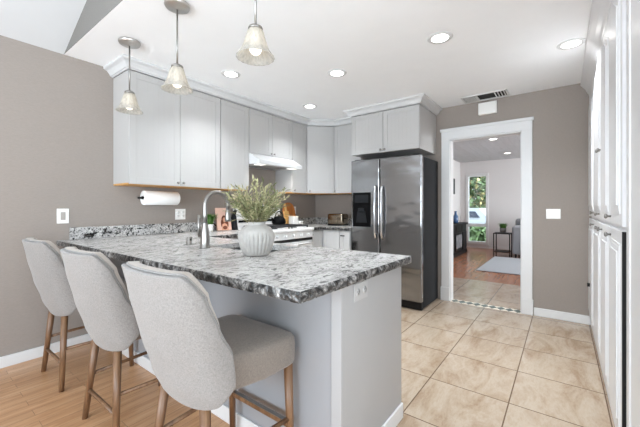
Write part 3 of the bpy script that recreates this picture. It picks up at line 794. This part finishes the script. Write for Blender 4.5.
# ------------------------------------------------------------------ ceiling and wall fixtures
def recessed(x, y, z, label, power, group):
    t = thing('ceiling_light', label, 'ceiling light', (x, y, z), group)
    b = nb(); lathe(b, [(.062, -.006), (.066, -.007), (.088, -.004), (.092, -.0005), (.062, -.0005)], 32); obj('trim_ring', b, M['trim'], t, local=True)
    b = nb(); lathe(b, [(0, -.005), (.06, -.005), (.0615, -.0008), (0, -.0008)], 28); obj('lens', b, M['lamp'], t, local=True)
    if power: spot('downlight', (x, y, z-.02), power)
g = 'recessed ceiling lights in the kitchen'
recessed(2.456, .735, H, 'round recessed ceiling light nearest the middle of the open ceiling', 38, g)
recessed(3.163, -.05, H, 'round recessed ceiling light beside the tall pantry crown', 40, g)
recessed(2.512, 1.705, H, 'round recessed ceiling light over the aisle, in front of the fridge cabinet', 26, g)
recessed(1.919, 2.524, H, 'round recessed ceiling light in front of the wide two-door wall cabinet', 26, g)
recessed(3.135, 2.539, H, 'round recessed ceiling light in front of the range hood, near the corner', 26, g)
g = 'recessed lights in the living room ceiling'
recessed(7.03, 1.09, LH, 'recessed light in the grey living room ceiling nearer the doorway', 14, g)
recessed(9.07, 1.09, LH, 'recessed light in the grey living room ceiling near the far wall', 14, g)

# pendants
def make_pendant():
    t = thing('pendant_light', 'x', 'pendant light', (0, 0, H), 'pendant lights over the breakfast bar')
    b = nb(); lathe(b, [(0, -.0005), (.074, -.0005), (.076, -.010), (.070, -.022), (.02, -.027), (.012, -.034), (0, -.035)], 32); obj('canopy', b, M['satin'], t, local=True)
    b = nb(); cyl(b, (0, 0, -.03), (0, 0, -.385), .0055, seg=12); obj('rod', b, M['nickel'], t, local=True)
    b = nb(); lathe(b, [(0, -.372), (.012, -.375), (.033, -.386), (.036, -.393), (.035, -.402), (.030, -.399), (0, -.392)], 24); obj('shade_holder', b, M['nickel'], t, local=True)
    pr = [(.032, -.398), (.040, -.410), (.048, -.44), (.058, -.475), (.072, -.507), (.088, -.530), (.093, -.535)]
    pr2 = [(r-.004, z) for r, z in pr[::-1]]
    rib = lambda a, z: 1+.02*math.cos(16*a)
    b = nb(); lathe(b, pr+pr2, 64, rib=rib); obj('shade', b, M['shade'], t, local=True)
    b = nb(); lathe(b, [(0, -.524)]+[(.030*math.sin(a), -.492-.031*math.cos(a)) for a in [PI*k/9 for k in range(1, 8)]]+[(.014, -.44), (.014, -.41), (0, -.41)], 20); obj('bulb', b, M['bulb'], t, local=True)
    return t
p = make_pendant(); p.location = (1.073, 2.652, H); p['label'] = 'small nickel pendant with bell glass shade hanging nearest the taupe wall'
dup(p, (1.056, 1.925, H), 'middle nickel pendant with bell glass shade over the breakfast bar')
dup(p, (1.062, 1.205, H), 'nickel pendant with bell glass shade hanging closest over the bar end')
# ceiling vent
t = thing('ceiling_vent', 'white louvred air vent in the ceiling above the doorway', 'vent', (4.08, .715, H))
b = nb(); x0, x1, y0, y1 = 3.95, 4.18, .48, .95
for a in ((x0, x0+.02, y0, y1), (x1-.02, x1, y0, y1), (x0, x1, y0, y0+.02), (x0, x1, y1-.02, y1)): box(b, *a, H-.008, H-.0005)
obj('frame', b, M['trim'], t)
b = nb(); box(b, x0+.015, x1-.015, y0+.015, y1-.015, H-.003, H-.0008); obj('backing', b, M['dark'], t)
b = nb()
for k in range(4): y = y0+.03+k*.03; box(b, x0+.02, x1-.02, y, y+.010, H-.007, H-.003)
obj('louvre', b, M['trim'], t); b = nb()
for k in range(8): y = y1-.15+k*.016; box(b, x0+.02, x1-.02, y, y+.011, H-.007, H-.003)
box(b, x0+.02, x1-.02, y1-.17, y1-.15, H-.007, H-.003)
obj('louvre', b, M['trim'], t)
t = thing('door_chime', 'white rectangular chime box on the wall above the doorway', 'door chime', (XB, .708, 2.30))
b = nb(); box(b, XB-.045, XB-.0005, .612, .806, 2.287, 2.425, bev=.004); obj('case', b, M['plastic'], t)
b = nb(); box(b, XB-.049, XB-.044, .622, .796, 2.297, 2.415, bev=.002); obj('cover', b, M['plastic'], t)

# paper towel
t = thing('paper_towel_holder', 'black paper towel bracket on the wall under the wide wall cabinet', 'paper towel holder', (1.6, 3.13, UB))
b = nb(); cyl(b, (1.412, 3.215, 1.279), (1.772, 3.215, 1.279), .008); obj('rod', b, M['matte_black'], t)
for x in (1.415, 1.768):
    b = nb(); box(b, x-.003, x+.003, 3.215, YA-.001, 1.269, 1.289); cyl(b, (x-.005, 3.215, 1.279), (x+.005, 3.215, 1.279), .015, seg=16); obj('arm', b, M['matte_black'], t)
b = nb(); T = Matrix.Translation((1.422, 3.215, 1.279)) @ Matrix.Rotation(PI/2, 4, 'Y')
lathe(b, [(.02, 0), (.066, 0), (.069, .004), (.069, .335), (.066, .339), (.02, .339), (.02, 0)], 36, T=T)
tag(obj('paper_towel_roll', b, M['paper'], base=(1.6, 3.13, 1.22)), 'white paper towel roll hanging under the wall cabinet', 'paper towel')

# ------------------------------------------------------------------ vase and bouquet
vx, vy = 1.242, 1.40
rib = lambda a, z: 1 + (.075*(abs(math.sin(13*a))**.7-.6)*min(1, (z-.008)/.02, (.135-z)/.02) if .008 < z < .135 else 0)
b = nb(); lathe(b, [(0, .001), (.066, .001), (.072, .006), (.076, .015), (.084, .032), (.092, .06), (.0975, .08), (.1015, .105), (.101, .118), (.099, .128), (.094, .14), (.080, .158), (.056, .172), (.050, .178), (.050, .188), (.053, .190), (.045, .190), (.043, .175), (.085, .13), (.08, .04), (0, .03)], 208, (vx, vy, CZ1), rib=rib)
tag(obj('vase', b, M['ceramic'], base=(vx, vy, CZ1)), 'round pale grey ribbed ceramic vase on the granite bar', 'vase')
t = thing('greenery_bouquet', 'loose pale sage green leafy sprigs standing in the ribbed vase', 'bouquet', (vx, vy, CZ1+.1))
def leaf(b, p, d, L, W, rnd, mi=0):
    d = d.normalized(); s = d.cross(Vector((rnd.uniform(-1, 1), rnd.uniform(-1, 1), rnd.uniform(-.4, 1)))).normalized(); n = s.cross(d)
    v = [b.verts.new(q) for q in (p, p+d*L*.4+s*W*.5+n*L*.05, p+d*L, p+d*L*.4-s*W*.5+n*L*.05)]
    f = b.faces.new(v); f.material_index = mi
rnd = random.Random(11)
rnd = random.Random(23)
bs = nb(); bl = [nb(), nb(), nb()]
for k in range(135):
    a = rnd.uniform(0, 2*PI); sp = rnd.uniform(.15, 1)**.6*.205; h = rnd.uniform(.27, .44)-sp*.5
    base = Vector((vx+.02*math.cos(a), vy+.02*math.sin(a), CZ1+.10)); tip = Vector((vx+sp*math.cos(a), vy+sp*math.sin(a), CZ1+.03+h*1.0))
    if k % 7 == 0: tip.z -= .06
    ctrl = Vector((vx+.035*math.cos(a), vy+.035*math.sin(a), CZ1+.225+.05*rnd.random()))
    P_ = [base.lerp(ctrl, s).lerp(ctrl.lerp(tip, s), s) for s in [i/9 for i in range(10)]]
    tube(bs, P_, .0011, 4)
    which = rnd.choice((0, 0, 1, 1, 2)); 
    for j in range(22):
        s = .36+.64*j/21
        q = base.lerp(ctrl, s).lerp(ctrl.lerp(tip, s), s); dr_ = (tip-ctrl).normalized()
        o = Vector((rnd.uniform(-1, 1), rnd.uniform(-1, 1), rnd.uniform(-.5, .7)))
        if q.z > CZ1+.198+.85*max(0, math.hypot(q.x-vx, q.y-vy)-.04): leaf(bl[which], q, dr_*.8+o*.75, rnd.uniform(.018, .036), rnd.uniform(.006, .011), rnd)
obj('stems', bs, M['stem'], t)
for bb, mm, nn in zip(bl, ('leaf_pale', 'leaf_mid', 'leaf_dry'), ('sage_foliage', 'olive_foliage', 'straw_foliage')):
    obj(nn, bb, M[mm], t)

# ------------------------------------------------------------------ small things on the counters
def grass(b, c, n, r, h, rnd, spread=1):
    for k in range(n):
        a = rnd.uniform(0, 2*PI); q = r*math.sqrt(rnd.random()); p = Vector((c[0]+q*math.cos(a), c[1]+q*math.sin(a), c[2]))
        lean = Vector((math.cos(a), math.sin(a), 0))*rnd.uniform(.1, .9)*spread*h + Vector((rnd.uniform(-.2, .2), rnd.uniform(-.2, .2), 0))*h
        hh = h*rnd.uniform(.55, 1); wv = Vector((-math.sin(a), math.cos(a), 0))*.004
        m_ = p+lean*.35+Vector((0, 0, hh*.65)); e_ = p+lean+Vector((0, 0, hh*.9))
        v = [b.verts.new(q_) for q_ in (p-wv, p+wv, m_+wv, m_-wv)]; b.faces.new(v); f2 = b.verts.new(e_); b.faces.new((v[3], v[2], f2))
def potted(name, label, x, y, z, r, h, gh, n, pot, spread):
    t = thing(name, label, 'potted plant', (x, y, z))
    b = nb(); lathe(b, [(0, .0005), (r*.82, .0005), (r, h), (r*.9, h), (r*.88, h*.85), (0, h*.85)], 28, (x, y, z)); obj('pot', b, M[pot], t)
    b = nb(); lathe(b, [(r*.86, h*.86), (r*.5, h*.9), (0, h*.91)], 20, (x, y, z)); obj('soil', b, M['soil'], t)
    b = nb(); grass(b, (x, y, z+h*.86), n, r*.8, gh, random.Random(n), spread); obj('foliage', b, M['leaf_green'], t)
potted('potted_grass', 'bushy green grass plant in a small white pot behind the faucet', 2.075, 3.11, CZ1, .045, .085, .15, 260, 'whitepot', .62)
# cookbook
t = thing('cookbook', 'peach coloured cookbook with a long-haired woman on its cover, leaning upright', 'book', (2.285, 3.14, CZ1))
T = Rz(.0, (2.20, 3.13, CZ1+.006)) @ Matrix.Rotation(-.16, 4, 'X')
b = nb(); box(b, 0, .19, 0, .003, 0, .262, T); box(b, 0, .19, .019, .022, 0, .262, T); box(b, 0, .003, .003, .019, 0, .262, T); obj('cover', b, M['pink'], t)
b = nb(); box(b, .004, .186, .0035, .0185, .003, .259, T); obj('pages', b, M['pages'], t)
b = nb()
def disc(b, cx, cz, rx, rz, y, T, mi=0, n=20):
    prism(b, [(cx+rx*math.cos(2*PI*k/n), cz+rz*math.sin(2*PI*k/n)) for k in range(n)], y-.0006, y, 'xz', T, mi)
disc(b, .098, .125, .036, .048, -.0001, T, 0); disc(b, .07, .075, .022, .05, -.0001, T, 0); disc(b, .128, .07, .024, .05, -.0001, T, 0)
disc(b, .098, .12, .021, .030, -.0008, T, 1); prism(b, [(.05, .002), (.15, .002), (.128, .07), (.098, .085), (.068, .07)], -.0014, -.0008, 'xz', T, 1); 
disc(b, .1, .03, .03, .022, -.0016, T, 0)
obj('cover_picture', b, [M['hair'], M['skin']], t)
# knife block
t = thing('knife_block', 'dark upright knife block between the cookbook and the range', 'knife block', (2.43, 3.12, CZ1))
b = nb(); prism(b, [(3.10, CZ1+.001), (3.19, CZ1+.001), (3.19, CZ1+.14), (3.135, CZ1+.175)], 2.412, 2.46, 'yz'); obj('block', b, M['charcoal'], t)
for k in range(4):
    b = nb(); q = Vector((2.426+(k % 2)*.022, 3.15+(k//2)*.024, CZ1+.163-(k//2)*.015)); cyl(b, q, q+Vector((0, -.035, .075)), .008, .009, 10); obj('knife_handle', b, M['matte_black'], t)
# cutting boards
def rboard(b, cx, z0, w_, h_, T, n=28):
    prism(b, [(cx+w_/2*(1 if math.cos(a) > 0 else -1)*abs(math.cos(a))**.8, z0+h_/2+h_/2*(1 if math.sin(a) > 0 else -1)*abs(math.sin(a))**.8) for a in [2*PI*k/n for k in range(n)]], 0, .02, 'xz', T)
T = Matrix.Translation((3.50, 3.19, CZ1+.006)) @ Matrix.Rotation(-.17, 4, 'X')
b = nb(); rboard(b, 0, 0, .25, .34, T); tag(obj('cutting_board', b, M['board'], base=(3.5, 3.215, CZ1)), 'oval dark orange-brown cutting board leaning behind the range end', 'cutting board')
t = thing('serving_board', 'pale honey wooden paddle board leaning before the darker board', 'cutting board', (3.40, 3.14, CZ1))
T = Matrix.Translation((3.40, 3.15, CZ1+.002)) @ Matrix.Rotation(-.2, 4, 'X')
b = nb(); box(b, -.055, .055, 0, .016, 0, .22, T, bev=.006); obj('blade', b, M['board_pale'], t)
b = nb(); box(b, -.018, .018, 0, .016, .22, .33, T, bev=.006); obj('handle', b, M['board_pale'], t)
t = thing('canister', 'white square lidded canister in front of the wooden boards', 'canister', (3.39, 3.05, CZ1))
b = nb(); box(b, 3.345, 3.445, 3.0, 3.10, CZ1+.001, CZ1+.13, bev=.006); obj('body', b, M['whitepot'], t)
b = nb(); box(b, 3.343, 3.447, 2.998, 3.102, CZ1+.1305, CZ1+.145, bev=.004); obj('lid', b, M['pages'], t)
b = nb(); lathe(b, [(0, .0005), (.04, .0005), (.048, .07), (.044, .07), (.037, .01), (0, .01)], 28, (3.62, 3.12, CZ1)); tag(obj('cup', b, M['whitepot'], base=(3.62, 3.12, CZ1)), 'small white cup on the corner counter under the outlet', 'cup')
# toaster
t = thing('toaster', 'shiny bronze-toned toaster on the corner counter near the fridge', 'toaster', (4.0, 2.70, CZ1))
b = nb(); box(b, 3.91, 4.09, 2.56, 2.84, CZ1+.012, CZ1+.175, bev=.03, seg=4); obj('shell', b, M['bronze'], t, smooth=True)
b = nb(); box(b, 3.915, 4.085, 2.57, 2.83, CZ1+.001, CZ1+.02, bev=.004); obj('base', b, M['matte_black'], t)
b = nb(); box(b, 3.95, 3.975, 2.61, 2.79, CZ1+.174, CZ1+.1765); box(b, 4.02, 4.045, 2.61, 2.79, CZ1+.174, CZ1+.1765); obj('slot', b, M['dark'], t)
b = nb(); box(b, 3.985, 4.015, 2.535, 2.562, CZ1+.10, CZ1+.115, bev=.003); obj('lever', b, M['matte_black'], t)

# ------------------------------------------------------------------ bar stools
def make_stool():
    t = thing('bar_stool', 'x', 'stool', (0, 0, 0), 'upholstered bar stools along the peninsula')
    ox = .80                                        # local origin: x = .80 in the room
    def interp(z, tab):
        for (z0, v0), (z1, v1) in zip(tab, tab[1:]):
            if z <= z1: s = max(0, (z-z0)/(z1-z0)); s = s*s*(3-2*s)*.5+s*.5; return v0+(v1-v0)*s
        return tab[-1][1]
    XC = [(.44, .640), (.56, .588), (.70, .545), (.86, .512), (1.0, .488)]
    XW = [(.44, .722), (.56, .734), (.66, .716), (.76, .660), (.88, .606), (1.0, .556)]
    WD = [(.44, .215), (.52, .234), (.66, .242), (.85, .240), (1.0, .232)]
    NS, NH = 40, 24
    def surf(s, h, inset=0, grow=0):
        a = abs(s)
        zt = .968+grow - .085*max(0, (a-.76)/.24)**2.4
        zb = .456 + .035*a**2 + .05*max(0, (a-.78)/.22)**2
        z = zb+(zt-zb)*h
        wv = interp(z, WD); xc = interp(z, XC); xw = interp(z, XW)
        x = xc+(xw-xc)*(.5*(1-math.sqrt(max(0, 1-a**2.3*.93)))/(1-math.sqrt(.07))+.5*a**2); y = wv*math.sin(s*1.36)/math.sin(1.36)
        # inset moves towards the middle of the seat
        v = Vector((.80-x, 0-y*.8, 0)); v.normalize()
        return Vector((x-ox, y, z))+v*inset
    def shell(inset, th, grow, h0=0.0, s1=1.0):
        b = nb(); G = []
        for side in (inset, inset+th):
            G.append([[b.verts.new(surf((-1+2*i/NS)*s1, h0+(1-h0)*j/NH, side, grow)) for i in range(NS+1)] for j in range(NH+1)])
        for g_ in range(2):
            for j in range(NH):
                for i in range(NS): b.faces.new((G[g_][j][i], G[g_][j][i+1], G[g_][j+1][i+1], G[g_][j+1][i]))
        for j in range(NH):
            for i in (0, NS): b.faces.new((G[0][j][i], G[0][j+1][i], G[1][j+1][i], G[1][j][i]))
        for i in range(NS):
            for j in (0, NH): b.faces.new((G[0][j][i], G[0][j][i+1], G[1][j][i+1], G[1][j][i]))
        for f in b.faces: f.smooth = True
        return b
    o = obj('backrest', shell(0, .022, 0), M['fabric'], t, local=True)
    md = o.modifiers.new('round', 'BEVEL'); md.width = .006; md.segments = 2; md.limit_method = 'ANGLE'; md.angle_limit = math.radians(50)
    b = shell(.0225, .040, .008, .16)
    o2 = obj('back_cushion', b, M['fabric_in'], t, local=True)
    md = o2.modifiers.new('round', 'BEVEL'); md.width = .015; md.segments = 3; md.limit_method = 'ANGLE'; md.angle_limit = math.radians(50)
    # piping along the seam
    b = nb(); pp = [surf(-1, h, .020, .003) for h in [k/24 for k in range(24)]] + [surf(s, 1, .022, .004) for s in [-1+2*k/36 for k in range(37)]] + [surf(1, 1-k/24, .020, .003) for k in range(1, 25)]
    tube(b, pp, .0042, 6); obj('piping', b, M['fabric'], o, local=True)
    # seat cushion
    b = nb(); n = 56; rows = []
    cx0, cx1 = .685-ox, 1.082-ox; mx = (cx0+cx1)/2; hx = (cx1-cx0)/2
    def ring(scale, z, tilt=0):
        r = []
        for k in range(n):
            a = 2*PI*k/n; ca, sa = math.cos(a), math.sin(a); e_ = 2/9.0
            x = mx+hx*scale*math.copysign(abs(ca)**e_, ca); wy = .236 - .05*max(0, (mx+.02-x)/hx)
            y = wy*scale*math.copysign(abs(sa)**e_, sa)
            r.append(b.verts.new((x, y, z + .012*(1-((x-mx)/hx)**2)*(1-(y/.24)**2)*tilt)))
        return r
    for sc_, z, tl in ((.90, .503, 0), (.975, .506, 0), (.995, .516, 0), (1.0, .54, 0), (1.0, .59, 0), (.992, .612, .2), (.965, .624, .5), (.90, .631, .8), (.7, .634, 1), (.4, .636, 1.2)): rows.append(ring(sc_, z, tl))
    for A, B in zip(rows, rows[1:]):
        for k in range(n): f = b.faces.new((A[k], A[(k+1) % n], B[(k+1) % n], B[k])); f.smooth = True
    b.faces.new(rows[0][::-1]); f = b.faces.new(rows[-1]); f.smooth = True
    obj('seat', b, M['seat_fabric'], t, local=True)
    # legs
    feet = {}
    for s in (-1, 1):
        for nm, top, foot in (('b', (.672, s*.135, .50), (.635, s*.21, .0005)), ('f', (1.045, s*.198, .507), (1.058, s*.207, .0005))):
            b = nb(); A_ = Vector(top)-Vector((ox, 0, 0)); F_ = Vector(foot)-Vector((ox, 0, 0)); feet[nm, s] = (A_, F_)
            cyl(b, F_, A_, .0145, .0205, 16); obj('leg', b, M['leg_wood'], t, local=True)
    def at(nm, s, z): A_, F_ = feet[nm, s]; return F_.lerp(A_, z/A_.z)
    for s in (-1, 1):
        b = nb(); p0, p1 = at('b', s, .255), at('f', s, .255); tube(b, [p0, p1], .0105, 8); obj('side_stretcher', b, M['leg_wood'], t, local=True)
    b = nb(); tube(b, [at('b', -1, .165), at('b', 1, .165)], .0105, 8); obj('rear_stretcher', b, M['leg_wood'], t, local=True)
    b = nb(); p0, p1 = at('f', -1, .225), at('f', 1, .225); box(b, p0.x-.012, p0.x+.012, p0.y+.01, p1.y-.01, .212, .236, bev=.003); fr_ = obj('footrest', b, M['leg_wood'], t, local=True)
    b = nb(); box(b, p0.x-.0135, p0.x+.006, p0.y+.02, p1.y-.02, .2362, .239, bev=.001); obj('kick_plate', b, M['nickel'], fr_, local=True)
    return t
s1 = make_stool(); s1.location = (.80, 2.785, 0); s1['label'] = 'oatmeal bar stool with wooden legs nearest the taupe wall'
dup(s1, (.80, 1.935, 0), 'middle oatmeal bar stool with wooden legs along the peninsula')
dup(s1, (.80, 1.170, 0), 'oatmeal bar stool at the free end of the peninsula, nearest, with its seat in view')

# ------------------------------------------------------------------ living room furniture
t = thing('media_console', 'black fireplace console against the living room left wall', 'console', (8.3, 2.2, 0))
b = nb(); x0, x1, y0, y1 = 7.45, 9.1, 2.02, 2.44
box(b, x0, x1, y0, y1, .0, .10); box(b, x0, x1, y0+.02, y1, .10, .74); obj('body', b, M['matte_black'], t)
b = nb(); box(b, x0-.02, x1+.02, y0-.02, y1+.01, .741, .785, bev=.006); obj('top', b, M['matte_black'], t)
b = nb(); box(b, 7.95, 8.62, y0+.005, y0+.019, .14, .56); fp = obj('fireplace', b, M['black'], t)
b = nb(); box(b, 8.02, 8.55, y0-.001, y0+.004, .19, .51); obj('screen', b, M['hearth_glass'], fp)
for a in (7.5, 8.66): b = nb(); box(b, a, a+.40, y0+.002, y0+.019, .12, .56, bev=.003); box(b, a+.05, a+.35, y0-.002, y0+.001, .17, .51); obj('door', b, M['matte_black'], t)
for a in (7.5, 8.06, 8.62):
    b = nb(); box(b, a, a+.50 if a < 8.6 else a+.44, y0+.012, y0+.019, .60, .73); obj('shelf_niche', b, M['black'], t)
b = nb(); lathe(b, [(0, .0005), (.055, .0005), (.065, .06), (.06, .16), (.03, .21), (.026, .27), (.034, .29), (0, .28)], 24, (8.35, 2.12, .797)); tag(obj('bottle_vase', b, M['blue_glass'], base=(8.35, 2.12, .797)), 'blue bottle-shaped vase on the black console', 'vase')
b = nb(); box(b, 8.2, 8.75, 2.03, 2.30, .786, .796, bev=.003); tag(obj('tray', b, M['matte_black'], base=(8.35, 2.2, .786)), 'low black tray on the console top', 'tray')
b = nb(); box(b, 8.72, 9.42, 2.405, 2.455, 1.55, 1.98, bev=.006); tag(obj('television', b, M['black'], base=(9.07, 2.45, 1.55)), 'dark flat screen on the living room wall above the console', 'television')
t = thing('side_table', 'thin black metal side table against the living room far wall', 'table', (8.95, 1.18, 0))
b = nb(); x0, x1, y0, y1 = 8.78, 9.18, 1.0, 1.36; box(b, x0, x1, y0, y1, .535, .556, bev=.003); obj('tabletop', b, M['matte_black'], t)
b = nb(); box(b, x0+.01, x1-.01, y0+.01, y1-.01, .09, .105); obj('shelf', b, M['matte_black'], t)
for x in (x0, x1-.022):
    for y in (y0, y1-.022): b = nb(); box(b, x, x+.022, y, y+.022, 0.0005, .535); obj('leg', b, M['matte_black'], t)
potted('potted_grass', 'green grass plant in a grey pot on the black side table', 8.95, 1.17, .556, .075, .12, .16, 240, 'greypot', .7)
t = thing('sofa', 'grey fabric sofa whose arm shows at the edge of the doorway', 'sofa', (9.1, -.2, 0))
b = nb(); box(b, 8.62, 9.5, -1.25, .78, .10, .42, bev=.04); obj('base', b, M['sofa'], t)
b = nb(); box(b, 8.66, 9.5, .70, .955, .08, .74, bev=.05, seg=4); obj('arm', b, M['sofa'], t)
b = nb(); box(b, 9.3, 9.62, -1.3, .95, .10, .90, bev=.06, seg=4); obj('back', b, M['sofa'], t)
b = nb(); box(b, 8.62, 9.28, -1.2, .69, .42, .56, bev=.05, seg=4); obj('seat_cushion', b, M['sofa'], t)
b = nb(); box(b, 9.0, 9.28, .2, .69, .56, .98, bev=.06, seg=4); obj('back_cushion', b, M['rug'], t)
for x in (8.7, 9.5):
    for y in (-1.2, .88): b = nb(); cyl(b, (x, y, .0005), (x, y, .12), .02, .028); obj('leg', b, M['matte_black'], t)
b = nb(); box(b, 6.54, 8.60, -1.6, 1.30, .001, .014, bev=.004); tag(obj('rug', b, M['rug'], base=(7.6, -.2, 0)), 'pale blue grey rug on the reddish living room floor', 'rug')

# ------------------------------------------------------------------ garden seen through the living room window
def bush(name, label, x, y, z, r, n, mats, trunk=0, seed=1):
    t = thing(name, label, 'tree' if trunk else 'bush', (x, y, -.25), 'garden plants beyond the window')
    rnd = random.Random(seed); b = nb()
    for k in range(n):
        a = rnd.uniform(0, 2*PI); u = rnd.uniform(-1, 1); q = r*rnd.random()**.4
        p = Vector((x+q*math.sqrt(1-u*u)*math.cos(a), y+q*math.sqrt(1-u*u)*math.sin(a), z+q*u*.9))
        leaf(b, p, Vector((rnd.uniform(-1, 1), rnd.uniform(-1, 1), rnd.uniform(-1, .6))), .26, .17, rnd, 1 if rnd.random() < .25 else 0)
    obj('foliage', b, mats, t)
    b = nb(); cyl(b, (x, y, -.25), (x, y, z), .07, .04, 10); obj('trunk', b, M['stem'], t)
bush('garden_tree', 'leafy green tree filling the upper window pane outside', 19.5, 4.2, 2.6, 2.0, 3600, [M['hedge'], M['hedge2']], 1, 2)
bush('garden_tree', 'yellowish green tree just behind the parked car outside', 24.5, 3.6, 1.3, 1.5, 1600, [M['hedge2'], M['hedge']], 1, 3)
bush('garden_bush', 'low green bush directly below the window outside', 11.6, 2.25, .1, .5, 900, [M['hedge'], M['hedge']], 0, 4)
t = thing('car', 'white parked car on the driveway outside the window', 'car', (15.3, 4.0, -.235))
b = nb(); z = -.235
prism(b, [(2.0, z+.25), (6.0, z+.25), (6.05, z+.75), (5.1, z+.85), (2.2, z+.85), (1.95, z+.7)], 14.5, 16.2, 'yz'); obj('body', b, M['carpaint'], t)
b = nb(); prism(b, [(2.35, z+.851), (5.0, z+.851), (4.3, z+1.38), (2.8, z+1.38)], 14.62, 16.08, 'yz'); obj('cabin', b, M['carpaint'], t)
b = nb(); prism(b, [(2.75, z+.98), (3.2, z+.98), (3.2, z+1.24), (2.93, z+1.24)], 14.60, 14.63, 'yz'); prism(b, [(3.68, z+.9), (4.75, z+.9), (4.25, z+1.3), (3.68, z+1.3)], 14.60, 14.63, 'yz'); obj('side_window', b, M['carglass'], t)
for y in (2.8, 5.2):
    for x in (14.52, 16.0): b = nb(); cyl(b, (x, y, z+.33), (x+.18, y, z+.33), .325, seg=24); obj('wheel', b, M['matte_black'], t)
